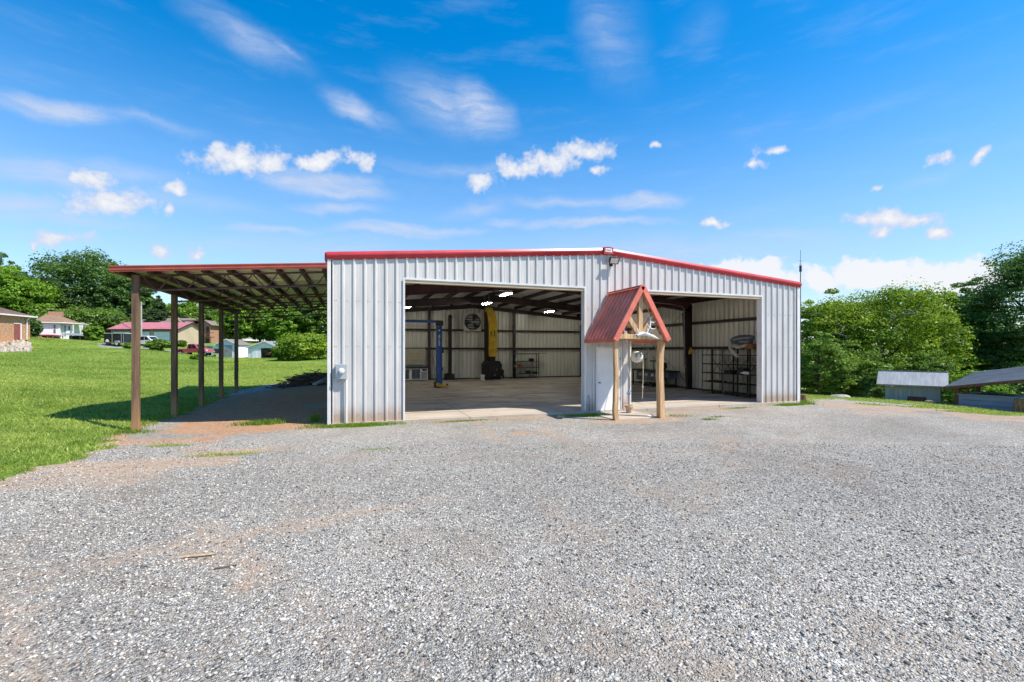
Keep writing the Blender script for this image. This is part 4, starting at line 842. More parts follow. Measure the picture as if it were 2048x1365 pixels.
# right-hand wall: rack, bench, tools
rk = thing('steel_rack', 'tall bolted steel rack with cross braces along the right wall', 'rack', (17.55, 0, 0))
ys = [4.45, 3.75, 3.05, 2.2, 1.5]
for i, y in enumerate(ys):
    for x in (.3, -.3): MB().box(x-.02, y-.025, 0, x+.02, y+.025, 2.16).build('upright', 'steel_grey' if (x < 0 and i in (0, 2)) else 'black', rk)
for z in (.1, .55, .98, 1.42, 1.86): MB().box(-.32, 1.48, z, .32, 4.47, z+.04).build('shelf', 'black', rk)
for a, b in zip(ys, ys[1:]):
    for z0, z1 in ((1.0, 1.7), (1.7, 1.0)): MB().tube([(.33, a, z0), (.33, b, z1)], .012, 6).build('cross_brace', 'black', rk)
for lb, y, z, w_, h, m_ in (('black tool case on the steel rack', 2.75, 1.02, .4, .17, 'black'), ('black power tool on the steel rack beside the case', 2.0, 1.02, .35, .28, 'black'), ('white rolled plastic on the front of the steel rack', 1.8, 1.02, .55, .13, 'plastic_white'), ('flat dark tray on a low shelf of the steel rack', 3.6, .59, .8, .06, 'black')):
    mb = MB()
    if 'rolled' in lb: mb.tube([(-.25, -w_/2, h/2), (-.24, 0, h/2+.02), (-.25, w_/2, h/2)], [h/2, h*.6, h*.35], 10)
    else: mb.box(-.3, -w_/2, 0, .1, w_/2, h*.8).box(-.27, -w_/2+.03, h*.8, .07, w_/2-.03, h)
    o = mb.build('rolled_plastic' if 'rolled' in lb else 'tool_case', m_); o.location = (17.5, y, z); tag(o, lb, 'roll' if 'rolled' in lb else 'case')
t_ = thing('coiled_hose', 'thick grey flexible hose coiled on top of the steel rack', 'hose', (17.4, 2.05, 2.2))
mb = MB(); pts = [(-.05-.05*math.sin(i*.21), .62*math.cos(i*.42), .20+.13*math.sin(i*.42)+.012*i) for i in range(27)]; mb.tube(pts, .062, 10); mb.build('coil', 'canvas', t_, True)
MB().tube([(-.12, .58, .2), (-.22, .52, .05), (-.26, .36, -.12), (-.27, .16, -.28), (-.27, .02, -.38)], [.065, .075, .08, .085, .08], 12).build('pale_end', 'canvas_pale', t_, True)
MB().tube([(-.12, .5, .1), (-.16, .1, .05), (-.16, -.4, .14)], [.05, .075, .06], 10).build('pale_loop', 'canvas_pale', t_, True)
MB().box(-.2, -.75, -.02, .1, -.3, .2).box(-.23, -.5, .2, .05, -.42, .26).build('rusty_bracket', 'rust_orange', t_)
bn = thing('work_bench', 'long dark steel workbench with tray along the right wall', 'workbench', (17.45, 8.6, 0))
MB().box(-.42, -1.75, .88, .42, 1.9, .96).build('top', 'black', bn); MB().box(-.36, -1.7, .58, .3, -.75, .87).build('pale_apron', 'canvas', bn)
MB().box(-.36, -.7, .34, .34, 1.3, .86).build('drawer_chest', 'canvas', bn)
for y in (-1.5, 1.7):
    for x in (-.33, .33): MB().box(x-.03, y-.03, 0, x+.03, y+.03, .88).build('leg', 'black', bn)
MB().box(-.36, -1.5, .14, .36, 1.7, .18).build('shelf', 'black', bn)
for y in (-.3, .3, .9): MB().box(-.38, y-.12, .6, -.36, y+.12, .75).build('label_plate', 'canvas_pale', bn)
for nm, lb, y, pts, r, m_ in (('bench_lamp', 'thin dark bench lamp arm rising from the bench', 9.55, [(0, 0, 0), (0, .02, .35), (-.05, -.02, .6), (-.1, -.12, .68)], .022, 'black'), ('bench_vise', 'dark vise stand with broad head on the bench', 8.75, [(0, 0, 0), (0, 0, .5)], .025, 'black'), ('wall_phone', 'black box tool standing on the bench by the wall', 7.75, [(0, 0, .0), (0, 0, .45)], .07, 'black')):
    mb = MB().tube([(x+.0, y2, z) for x, y2, z in pts], r, 8)
    if nm == 'bench_vise': mb.box(-.08, -.25, .48, .08, .28, .55).tube([(0, -.15, .55), (0, .1, .75)], .02, 6)
    if nm == 'wall_phone': mb.box(-.06, -.1, .1, .1, .1, .42)
    if nm == 'bench_lamp': mb.lathe([(.03, .66), (.09, .58)], (-.12, -.16, 0), 'z', 10)
    o = mb.build({'wall_phone': 'drill_stand'}.get(nm, nm), m_); o.location = (17.5, y, .96); tag(o, lb, nm.split('_')[-1] if nm != 'wall_phone' else 'drill')
t_ = thing('trolley_jack', 'low chrome and black trolley parked under the workbench', 'trolley', (17.2, 8.7, 0)); MB().box(-.3, -.6, .06, .3, .5, .13).build('tray', 'black', t_); MB().tube([(-.25, -.2, .1), (-.35, -.2, .6)], .02, 8).build('handle', 'steel_grey', t_)
for y in (-.5, .4): MB().lathe([(.06, -.33), (.06, -.28)], (0, y, .06), 'x', 12).build('wheel', 'steel_grey', t_, True)
cn = MB().tube([(15.4, 6.05, 4.62), (16.6, 6.05, 4.55), (17.35, 6.05, 4.45), (17.46, 6.05, 4.3), (17.46, 6.05, 1.35)], .02, 8).box(17.42, 6.0, 1.2, 17.5, 6.08, 1.36).build('conduit_run', 'galv', None, True); tag(cn, 'thin grey conduit with outlet box running down the right frame column', 'conduit')
o = MB().tube([(0, 0, .15), (.05, -.02, .0), (.0, -.02, -.2), (-.06, .02, -.22), (-.02, .02, .05)], .045, 8).build('yellow_cloth', 'yellow', None, True); o.location = (17.75, 5.9, 2.12); tag(o, 'bunched yellow rag hanging beside the right frame column', 'rag')

# ================================================================ lean-to carport on the left side
cp = thing('lean_to_carport', 'open lean-to carport with red fascia, steel trusses and five timber posts', 'carport')
SL = .0765
def cz(x): return 4.60+SL*x
YE = 11.75
mb = MB(); sheet(mb, -.02, YE, .1, lambda s, h, z: (z, s, cz(z)-.015+h), lambda s: [(-5.12, lambda q_: -.06)]); mb.build('roof_deck', 'deck_under', cp, fix=False)
MB().bar((-5.16, -.035, cz(-5.16)-.03), (-.06, -.035, cz(-.06)-.03), .02, .15).bar((-5.16, -.052, cz(-5.16)+.035), (-.06, -.052, cz(-.06)+.035), .03, .025).bar((-5.16, -.052, cz(-5.16)-.045), (-.06, -.052, cz(-.06)-.045), .02, .03).build('front_fascia', 'brick_red_fascia', cp)
MB().box(-5.17, -.03, cz(-5.17)-.10, -5.14, YE, cz(-5.17)+.045).build('side_fascia', 'brick_red_fascia', cp)
for i in range(9):
    x = -4.95+i*.60; MB().box(x-.042, .0, cz(x)-.15, x+.042, YE-.03, cz(x)-.02).build('purlin', 'purlin_wood', cp)
MB().box(-4.80, .36, cz(-4.72)-.36, -4.64, YE-.05, cz(-4.72)-.15).build('side_beam', 'purlin_wood', cp)
for i in range(5):
    y = .27+2.78*i
    tr = MB()
    for dy in (-.03, .03):
        tr.bar((-4.62, y+dy, cz(-4.62)-.17), (-.02, y+dy, cz(0)-.17), .04, .045); tr.bar((-4.62, y+dy, cz(-4.62)-.57), (-.02, y+dy, cz(0)-.57), .04, .04)
    N = 7; s_ = 4.5/N
    for k in range(N):
        x0 = -4.58+k*s_; a = (x0+.0, y, cz(x0)-.18); b = (x0+s_*.46, y, cz(x0+s_/2)-.56); c_ = (x0+s_, y, cz(x0+s_)-.18)
        tr.tube([a, b], .017, 6); tr.tube([(x0+s_*.56, y, b[2]), c_], .017, 6)
    tr.build('truss', 'truss_steel', cp)
    gx0 = gz(-4.72, y)
    p_ = MB().box(-4.795, y-.075, gx0-.2, -4.645, y+.075, cz(-4.72)-.15 if i == 0 else cz(-4.72)-.36); soft(p_.build('post', 'post_wood', cp), .008)

# brush heap and scrap lumber at the back of the carport
mb = MB(); g_ = np.random.default_rng(11)
for i in range(230):
    cx = -1.35+g_.normal(0, .72); cy = 11.8+g_.normal(0, .4); h = max(.03, .5*math.exp(-((cx+1.1)/.95)**2))*g_.uniform(.1, 1)
    L_ = g_.uniform(.3, 1.0); a = g_.uniform(-.5, .5)+(3.14 if g_.random() < .5 else 0); dz = g_.normal(0, .13)
    p0 = Vector((cx-math.cos(a)*L_, cy-math.sin(a)*L_*.7, max(.04, gz(cx, cy)+h-dz))); p1 = Vector((cx+math.cos(a)*L_, cy+math.sin(a)*L_*.7, gz(cx, cy)+h+dz)); md = (p0+p1)/2+Vector((0, 0, g_.normal(0, .05)))
    mb.tube([p0, md, p1], [g_.uniform(.012, .03), .02, .006], 5, int(g_.integers(0, 3)))
mb.tube([(-2.2, 11.6, .25), (-.95, 11.9, 1.12)], [.03, .025], 6)
tag(mb.build('brush_pile', ['dark_stick', 'weathered', 'timber_brown']), 'dark tangled heap of branches under the back of the carport', 'brush pile')
for nm, lb, a, b, wd, h, m_ in (('timber_board', 'weathered grey beam lying on the gravel in front of the brush heap', (-1.15, 10.5, .08), (-.55, 11.5, .32), .2, .09, 'canvas_pale'), ('timber_board', 'long dark plank sloping off the brush heap to the left', (-3.2, 11.5, .08), (-1.3, 11.9, .55), .12, .04, 'dark_stick'),
                           ('timber_board', 'dark pole lying on top of the heap toward the barn wall', (-1.2, 11.6, .42), (-.12, 12.1, .58), .07, .06, 'dark_stick'), ('timber_board', 'thin pale stick leaning at the barn end of the heap', (-.6, 11.1, .1), (-.08, 11.6, .45), .06, .03, 'canvas_pale')):
    dz = gz((a[0]+b[0])/2, (a[1]+b[1])/2); tag(MB().bar((a[0], a[1], a[2]+dz-.02), (b[0], b[1], b[2]+dz-.02), wd, h).build(nm, m_), lb, 'board')
mb = MB(); pts = []
nx_, ny_ = 12, 7
for j in range(ny_):
    for i in range(nx_): x = -.75+i*.062; y = 10.7+j*.11; pts.append((x, y, gz(x, y)+.07+.06*math.sin(i*1.3+j)+.04*math.cos(j*2.1+i*.4)))
mb.add(pts, [(j*nx_+i, j*nx_+i+1, (j+1)*nx_+i+1, (j+1)*nx_+i) for j in range(ny_-1) for i in range(nx_-1)]); o = mb.build('tarp', 'tarp', None, True); o.modifiers.new('t', 'SOLIDIFY').thickness = .01; tag(o, 'crumpled pale violet tarp beside the brush heap', 'tarp')
for i, (u, v, lb) in enumerate(((1050, 861, None), (395, 1112, 'thin tan splinter of wood lying flat on the near gravel'), (450, 1135, 'short dark twig on the near gravel'))):
    if lb:
        p = P(u, v, FPX*CAM.z/(v-V0)); L_ = .16 if i == 1 else .09
        o = MB().bar((-L_, -.03, .004), (L_, .04, .010), .045 if i == 1 else .014, .006).build('wood_splinter' if i == 1 else 'twig', 'weathered_tan' if i == 1 else 'dark_stick'); o.location = (p.x, p.y, gz(p.x, p.y)+.008); o.rotation_euler = (0, 0, -TH); tag(o, lb, 'splinter' if i == 1 else 'twig')

# ================================================================ right of the barn
rz = math.atan2(-2.14, 1.14)
sh = thing('coop_shed', 'small grey board shed with pale tin gable roof', 'shed', (32.27, 5.43, -1.12), rz)
Ls, Ds, He, Hr = 2.6, 1.9, 1.26, 1.92
mb = MB(); bw = .215
for i in range(12):
    x0 = i*bw; x1 = x0+bw-.012
    if 1.02 < x0+bw/2 < 1.95: mb.box(x0, 0, .42, x1, .03, He)
    else: mb.box(x0, 0, 0, x1, .03, He)
mb.box(0, .03, 0, .03, Ds, He).box(0, Ds-.03, 0, Ls, Ds, He); mb.prism([(0, He), (Ds, He), (Ds/2, Hr-.05)], 'x', .005, .03)
mb.build('wall', 'coop_grey', sh)
MB().box(.0, .031, .0, Ls, .036, He).build('backing', 'black', sh) if 0 else None
MB().box(1.02, .05, .0, 1.96, .08, .42).build('vent_opening', 'frame_red', sh)
for y in (.05, .85, Ds-.1): MB().box(Ls-.06, y, 0, Ls, y+.05, He+(.3 if y == .85 else 0)).build('stud', 'black', sh)
MB().box(Ls-.06, .1, .55, Ls-.01, Ds-.1, .6).box(Ls-.06, .1, .08, Ls-.01, Ds-.1, .13).build('rail', 'black', sh)
for s0, s1, z0, z1 in ((-.28, Ds/2, He-.14, Hr), (Ds+.28, Ds/2, He-.14, Hr)):
    mb = MB(); mb.slab((-.4, s0, z0), (Ls+.3, s0, z0), (Ls+.3, s1, z1), (-.4, s1, z1), .02); mb.build('roof_slope', 'coop_roof', sh)
    MB().bar((Ls+.28, s0, z0-.06), (Ls+.28, s1, z1-.06), .03, .1).build('barge_board', 'weathered', sh)
MB().box(-.4, -.3, He-.24, Ls+.3, -.275, He-.15).build('eave_board', 'weathered', sh)
MB().box(-.4, Ds/2-.06, Hr, Ls+.3, Ds/2+.06, Hr+.02).build('ridge_cap', 'dark_roof', sh)
MB().box(.28, -.012, He-.3, .42, .0, He-.24).build('white_tag', 'door_white', sh)
# shelter with tub
rz = math.atan2(-.981, .190)                         # its front runs toward the camera and right
q_ = P(1914, 812, 26)
sl = thing('timber_shelter', 'low open timber shelter with dark metal roof beside the coop', 'shelter', (q_.x, q_.y, q_.z), rz)
def sr(x, y=0): return 1.20+.19*x+.15*y
mb = MB()
for i in range(15):
    y0 = -.4+i*.32; y1 = y0+.32
    mb.slab((-.45, y0, sr(-.45, y0)), (4.6, y0, sr(4.6, y0)), (4.6, y1, sr(4.6, y1)), (-.45, y1, sr(-.45, y1)), .012)
    mb.slab((-.45, y0-.014, sr(-.45, y0)+.028), (4.6, y0-.014, sr(4.6, y0)+.028), (4.6, y0+.014, sr(4.6, y0)+.028), (-.45, y0+.014, sr(-.45, y0)+.028), .026)
mb.build('roof', 'dark_roof', sl)
MB().bar((-.45, -.41, sr(-.45, -.4)-.085), (4.6, -.41, sr(4.6, -.4)-.085), .04, .13).build('fascia', 'timber_brown', sl)
MB().bar((-.46, -.4, sr(-.46, -.4)-.085), (-.46, 4.4, sr(-.46, 4.4)-.085), .04, .13).build('fascia', 'timber_brown', sl)
for y in (0, 3.4):
    MB().bar((-.3, y, sr(-.3, y)-.13), (4.5, y, sr(4.5, y)-.13), .10, .18).build('beam', 'timber_brown', sl)
    for x in (0, 4.2): MB().box(x-.085, y-.085, -.5, x+.085, y+.085, sr(x, y)-.2).build('post', 'timber_brown', sl)
    MB().bar((.08, y, sr(0, y)-.72), (.6, y, sr(.6, y)-.2), .08, .1).build('brace', 'timber_brown', sl)
MB().bar((0, .1, sr(0)-.75), (0, .6, sr(0, .6)-.2), .08, .1).build('brace', 'timber_brown', sl)
for i in range(6): x = .4+i*.8; MB().bar((x, -.3, sr(x, -.3)-.05), (x, 4.1, sr(x, 4.1)-.05), .06, .05).build('rafter', 'timber_brown', sl)
tb = thing('sided_tub', 'long low box clad in blue grey horizontal siding under the shelter', 'tub', (q_.x, q_.y, q_.z), rz)
mb = MB()
for i in range(4): mb.box(.1, -.1, -.42+i*.27, 2.45, -.07, -.42+i*.27+.255)
mb.box(.1, -.07, -.42, .14, 2.2, .65).box(.1, 2.17, -.42, 2.45, 2.2, .65).box(2.41, -.07, -.42, 2.45, 2.2, .65); mb.build('cladding', 'blue_siding', tb)
MB().box(.05, -.16, .65, 2.5, .3, .695).box(.05, 1.9, .65, 2.5, 2.25, .695).box(.05, .3, .65, .5, 1.9, .695).box(2.1, .3, .65, 2.5, 1.9, .695).build('rim', 'coop_grey', tb)
MB().box(.5, .3, .62, 2.1, 1.9, .68).build('dark_cover', 'black', tb); MB().tube([(.8, 1.6, .69), (1.0, 1.65, .80), (1.3, 1.6, .69)], .05, 8).build('teal_cloth', 'teal', tb)
lg = MB().tube([(0, 0, -.3), (0, 0, .3), (.01, .0, .78)], [.34, .32, .31], 14); o = lg.build('log_block', 'stump_wood', None, True); q_ = P(2046, 827, 23.4); o.location = (q_.x, q_.y, gz(q_.x, q_.y)); tag(o, 'thick upright log block at the near end of the sided tub', 'log')
def rock(name, label, loc, sx, sy, sz, seed, m_='stone'):
    g = np.random.default_rng(seed); mb = MB(); n = 14; rings = 7; vs = []
    ph = g.uniform(0, 6, 3)
    for i in range(rings):
        f = i/(rings-1); zz = math.sin(f*math.pi/2); rr = math.cos(f*math.pi/2)**.6
        for j in range(n):
            a = 2*math.pi*j/n; k = 1+.12*math.sin(2*a+ph[0])+.08*math.sin(3*a+ph[1])+g.normal(0, .02); vs.append((sx*rr*k*math.cos(a), sy*rr*k*math.sin(a), sz*zz-.08))
    mb.add(vs, [(i*n+j, i*n+(j+1) % n, (i+1)*n+(j+1) % n, (i+1)*n+j) for i in range(rings-1) for j in range(n)]); o = mb.build(name, m_, None, True); o.location = loc; return tag(o, label, 'rock')
q_ = P(1679, 797, 26.5); rock('flat_rock', 'broad flat boulder on the grass bank beyond the barn', (q_.x, q_.y, gz(q_.x, q_.y)), .78, .5, .24, 3)
q_ = P(1931, 814, 25); rock('field_stone', 'small grey stone at the foot of the blue grey tub', (q_.x, q_.y, gz(q_.x, q_.y)+.03), .16, .12, .1, 4)
q_ = P(1950, 815, 24.6); rock('field_stone', 'smaller pale stone just right of the grey one by the tub', (q_.x, q_.y, gz(q_.x, q_.y)+.03), .11, .1, .08, 5, 'bone')
q_ = P(1880, 808, 27); o = MB().bar((-.8, .05, .1), (.75, -.1, .03), .16, .05).bar((-.8, .0, .12), (-.5, .0, .14), .2, .08).build('grey_plank', 'weathered'); o.location = (q_.x, q_.y, gz(q_.x, q_.y)+.03); o.rotation_euler = (0, 0, -TH); tag(o, 'weathered grey plank lying in front of the coop shed', 'plank')
am = thing('antenna_mast', 'thin dark antenna mast rising behind the right eave', 'antenna', (*P(1601, 700, 30).xy, -1))
MB().tube([(0, 0, 0), (0, 0, 8.3)], .025, 8).tube([(0, 0, 8.3), (0, 0, 9.6)], .012, 6).build('mast', 'black', am); MB().box(-.05, -.05, 8.2, .05, .05, 8.6).tube([(-.14, 0, 8.9), (.14, 0, 8.9)], .012, 6).tube([(-.1, 0, 8.7), (.1, .1, 8.7)], .01, 6).build('antenna_head', 'black', am)

# ================================================================ the neighbours up the hill on the left
def far(name, label, cat, u, v, Z, rot=0., group=None): return thing(name, label, cat, P(u, v, Z), -TH+rot, group)
bh = thing('brick_house', 'tan brick house with dark hip roof and white gutter at the far left', 'house', P(60, 682, 59), R(-6.35))
HB = 3.1
MB().box(-11, -13, -.6, 0, 0, HB).build('wall', 'brick', bh)
mb = MB(); e = .45; zr0, zr1 = HB, HB+2.5
mb.add([(-11-e, -13-e, zr0), (e, -13-e, zr0), (e, e, zr0), (-11-e, e, zr0), (-5.5, -7.5, zr1), (-5.5, -5.5, zr1)], [(0, 1, 4), (1, 2, 5, 4), (2, 3, 5), (3, 0, 4, 5)]); mb.build('roof', 'shingle_brown', bh)
MB().box(-11-e, -13-e, HB-.02, e, e, HB-.015).box(e, -13-e, HB-.14, e+.1, e, HB+.03).box(-11-e, e, HB-.14, e, e+.1, HB+.03).build('gutter', 'white_trim', bh)
d_ = MB().box(0, -2.45, -.02, .03, -1.55, 2.05).build('door', 'door_red', bh); MB().box(0, -1.55, -.05, .06, -1.38, 2.1).box(0, -2.55, 2.05, .06, -1.38, 2.15).build('door_frame', 'white_trim', d_)
MB().tube([(e, -.55, HB-.1), (.1, -.62, HB-.5), (.08, -.62, .1)], .06, 8).build('downspout', 'white_trim', bh); MB().box(-.0, -.75, -.2, .16, -.5, .1).build('drain_boot', 'black', bh)
# rock bank in front of it
rng2 = np.random.default_rng(5); mb = MB(); vs = []
c0 = P(22, 694, 53)
nu, nv = 40, 14
for j in range(nv):
    for i in range(nu):
        u = -70+i*3.45; v0_, v1_ = 684, 709; f = j/(nv-1)
        v = v0_+(v1_-v0_)*f*(1-.25*max(0, (u-30)/35)); Z = 58-9*f; p = P(u, v, Z); vs.append((p.x+rng2.normal(0, .08), p.y+rng2.normal(0, .08), gz(p.x, p.y)+(.10+abs(rng2.normal(.05, .14)) if 0 < j < nv-1 and i < nu-1 else -.05)))
mb.add(vs, [(j*nu+i, j*nu+i+1, (j+1)*nu+i+1, (j+1)*nu+i) for j in range(nv-1) for i in range(nu-1)]); o = mb.build('rubble_bank', 'stone'); o.data.materials[0] = M['rubble'] = mat('rubble', (.50, .45, .37), .9, 0, .2, 6, c2=(.22, .17, .12), bump=.8, bscale=4, fine=.3); tag(o, 'bank of pale broken stone below the brick house', kind='stuff')
mb = MB()
for k in range(9): mb.bar(P(-6+k*6.5, 697+k*.7, 50.5)+Vector((0, 0, .02)), P(3+k*6.5, 707+k*.5, 49)+Vector((0, 0, .06)), .12, .12)
mb.bar(P(-10, 700, 50.2), P(52, 709.5, 48.6), .1, .1)
tag(mb.build('timber_edging', 'frame_red'), 'dark timber edging along the foot of the stone bank', 'edging')
# white house
wh = far('white_house', 'white sided cottage with tan roof, chimney and red deck', 'house', 76, 672, 82, R(30))
k = 82/925*.74
MB().box(0, 0, -.8, 44*k, 7, 2.5).build('wall', 'siding_white', wh); MB().box(44*k, .9, -.8, 68*k, 7, 2.45).build('wall', 'siding_white', wh)
mb = MB(); mb.add([(-.8, -.5, 2.45), (44*k+.1, -.5, 2.45), (69*k, .4, 2.45), (69*k, 7.4, 2.45), (-.8, 7.4, 2.45), (.2, 3.4, 4.1), (24*k, 3.4, 4.1)], [(0, 1, 6, 5), (1, 2, 6), (2, 3, 6), (3, 4, 5, 6), (4, 0, 5)])
rf = mb.build('roof', 'shingle_tan', wh); MB().box(0.5, 3.0, 3.7, 2.4, 3.9, 4.55).build('chimney', 'brick_pale', rf)
MB().box(-.8, -.56, 2.3, 44*k+.1, -.5, 2.46).bar((44*k+.1, -.53, 2.38), (69*k, .37, 2.38), .06, .16).build('fascia', 'white_trim', wh)
wn = MB().box(31*k, -.03, .55, 35.2*k, .0, 2.0).build('window', 'glass_dark', wh); MB().box(30.4*k, -.05, .45, 31*k, 0, 2.1).box(35.2*k, -.05, .45, 35.8*k, 0, 2.1).box(31*k, -.05, 1.2, 35.2*k, 0, 1.27).box(31*k, -.05, .85, 35.2*k, 0, .9).box(31*k, -.05, 1.6, 35.2*k, 0, 1.65).build('window_frame', 'white_trim', wn)
dr = MB().box(49*k, .86, 0, 53*k, .9, 1.95).build('door', 'coop_grey', wh); MB().box(48*k, .84, 0, 49*k, .9, 2.05).box(53*k, .84, 0, 54*k, .9, 2.05).build('door_frame', 'white_trim', dr)
MB().box(58*k, .84, 1.1, 61*k, .9, 1.9).build('window', 'glass_dark', wh)
MB().box(69*k, .2, 2.25, 90*k, 4, 2.42).build('porch_roof', 'white_trim', wh)
for x in (70*k, 89*k): MB().box(x-.07, .3, -.8, x+.07, .44, 2.25).build('porch_post', 'white_trim', wh)
MB().box(-16*k, -4.5, -.12, 47*k, -.05, .12).build('deck', 'red_paint', wh); MB().box(-16*k, -4.4, -1.7, 26*k, -4.3, -.12).box(46*k, -4.5, -1.6, 48*k, -4.3, .1).box(36*k, -4.5, -1.6, 38*k, -4.3, -.1).build('deck_skirt', 'red_paint', wh)
mb = MB()
for i in range(3): mb.bar((2*k+i*.1, -4.8-i*.5, -1.5), (18*k+i*.4, -4.8-i*.5, -.25), .08, .12); mb.bar((18*k+i*.4, -4.8-i*.5, -.25), (36*k+i*.3, -4.8-i*.5, -1.45), .08, .12)
tag(mb.build('deck_ramp_rail', 'pink_roof', wh)); 
lo = far('low_lean_to', 'low tin roofed lean-to with dark open underside beside the white cottage', 'lean-to', 122, 683, 76, R(25)); k = 76/925*.76
MB().slab((0, 0, 1.15), (58*k, 0, .92), (58*k, 3, 1.25), (0, 3, 1.45), .08).build('roof', 'coop_roof', lo); MB().box(.1, 2.7, -.8, 56*k, 2.8, 1.0).build('back_wall', 'black', lo)
for i in range(5): MB().box(.1+i*1.1, .1, -.9, .2+i*1.1, .2, 1.0).build('post', 'frame_red', lo)
mb = MB().lathe([(.0, 0), (.35, .02), (.42, .25), (.3, .45), (0, .5)], (0, 0, 0), 'z', 12); o = mb.build('yellow_sack', 'canvas_pale', None, True); o.location = P(127, 683, 74); tag(o, 'round pale yellow sack on the grass by the low lean-to', 'sack')
# black cargo trailer, white pickup, driveway
k = 65/925
tr = far('cargo_trailer', 'black enclosed cargo trailer parked on the drive', 'trailer', 208, 690.5, 65, R(0))
MB().box(0, 0, .35, 42*k, 2.2, 1.62).build('box', 'trailer_black', tr); MB().box(.05, -.02, .4, 15*k, 0, 1.6).build('rear_door', 'black', tr)
for x in (16.5, 35, 39.5): MB().box((x-.7)*k, -.035, .35, (x+.7)*k, -.02, 1.62).build('corner_trim', 'galv', tr)
MB().box(-.02, -.05, 1.62, 42*k+.02, 2.25, 1.68).build('roof_cap', 'white_trim', tr)
MB().box(-.05, -.06, .28, 42*k, 2.2, .35).box(42*k, .9, .3, 47*k, 1.3, .4).build('chassis', 'steel_grey', tr)
MB().prism([(24*k, .30), (24*k, .42), (26*k, .62), (31*k, .62), (33*k, .42), (33*k, .3)], 'y', -.32, -.035).build('fender', 'galv', tr)
wl = MB().lathe([(.33, -.29), (.35, -.27), (.35, -.07), (.33, -.05)], (28.5*k, 0, .12+.1), 'y', 18).build('wheel', 'tyre', tr, True); MB().lathe([(.2, -.296), (.2, -.28)], (28.5*k, 0, .22), 'y', 14).build('rim', 'white_trim', wl)
MB().prism([(.2, .45), (.75, .45), (.6, .8), (.35, .8)], 'y', -.035, -.021).build('decal', 'letter', tr)
MB().box(.3, -.08, -.12, 11*k, .3, .28).build('rear_step', 'black', tr)
def pickup(name, label, u, v, Z, L_, m_, rot=0., fl=1):
    t0 = far(name, label, 'pickup', u, v, Z, rot); s = L_/5.4
    body = [(0, .55), (0, .95), (.05, 1.02), (2.15, 1.05), (2.3, 1.62), (2.45, 1.78), (3.35, 1.78), (3.55, 1.70), (4.1, 1.12), (5.15, 1.0), (5.35, .88), (5.4, .5), (4.95, .45), (4.85, .7), (4.6, .88), (4.3, .88), (4.05, .7), (3.95, .42), (1.55, .42), (1.45, .7), (1.2, .88), (.9, .88), (.65, .7), (.55, .48)]
    mb = MB(); mb.prism([(x*s, z*s) for x, z in body], 'y', 0, 1.85*s); soft(mb.build('body', m_, t0), .03)
    MB().prism([(x*s, z*s) for x, z in ((2.40, 1.1), (2.5, 1.66), (3.3, 1.68), (3.42, 1.62), (3.85, 1.14))], 'y', -.012, -.002).build('side_window', 'glass_dark', t0)
    MB().box(3.02*s, -.018, 1.08*s, 3.08*s, -.012, 1.68*s).build('window_post', m_, t0)
    MB().bar((3.58*s, .93*s, 1.66*s), (4.06*s, .93*s, 1.15*s), 1.55*s, .015).build('windscreen', 'glass_dark', t0)
    MB().box(5.38*s, -.02, .42*s, 5.5*s, 1.87*s, .6*s).box(-.08*s, -.02, .45*s, .02, 1.87*s, .6*s).build('bumper', 'steel_grey', t0)
    MB().box(5.36*s, .1, .72*s, 5.42*s, .4, .86*s).build('headlight', 'letter', t0)
    for x in (1.05, 4.45):
        for y in (-.03, 1.63*s):
            wl = MB().lathe([(.33*s, y), (.37*s, y+.03), (.37*s, y+.2), (.33*s, y+.23)], (x*s, 0, .37*s), 'y', 18).build('wheel', 'tyre', t0, True); MB().lathe([(.2*s, y-.01), (.2*s, y+.02)], (x*s, 0, .37*s), 'y', 12).build('rim', 'steel_grey', wl)
    MB().bar((3.95*s, -.08, 1.15*s), (4.05*s, -.16, 1.22*s), .08, .12).build('mirror', 'black', t0)
    return t0
pickup('white_pickup', 'white pickup parked in front of the tan garage doors', 251, 694, 68, 4.9, 'truck_white')
pickup('red_pickup', 'faded red pickup standing in the grass below the tan garage', 349, 711, 66, 4.9, 'truck_red', R(-8))
mb = MB(); nn = 24; vs = []
for i in range(nn):
    u = 196+i*7.5; a = P(u, 690.5+.045*(u-196), 66.5); b = P(u, 694+.062*(u-196), 63.5)
    vs += [(a.x, a.y, gz(a.x, a.y)+.05), (b.x, b.y, gz(b.x, b.y)+.05)]
mb.add(vs, [(2*i, 2*i+1, 2*i+3, 2*i+2) for i in range(nn-1)]); tag(mb.build('driveway', 'asphalt'), 'pale paved driveway in front of the tan garage', kind='structure')
# garage
ga = far('three_bay_garage', 'tan sided three bay garage with pinkish red metal roof', 'garage', 222, 692.5, 76); k = 76/925
GW, GD, GH, GR = 134*k, 6.2, 2.9, 4.0
mb = MB().box(0, 0, -.7, GW, GD, GH); mb.prism([(0, GH), (GD, GH), (GD/2, GR)], 'x', GW-.02, GW); mb.prism([(0, GH), (GD, GH), (GD/2, GR)], 'x', 0, .02); mb.build('wall', 'tan_siding', ga)
for a, b in ((-.4, GD/2), (GD+.4, GD/2)): MB().slab((-.4, a, GH-.13), (GW+.35, a, GH-.13), (GW+.35, b, GR+.08), (-.4, b, GR+.08), .06).build('roof_slope', 'pink_roof', ga)
MB().box(-.4, -.46, GH-.33, GW+.35, -.40, GH-.12).bar((GW+.36, -.4, GH-.2), (GW+.36, GD/2, GR+.0), .06, .2).bar((GW+.36, GD+.4, GH-.2), (GW+.36, GD/2, GR+.0), .06, .2).build('fascia', 'frame_red', ga)
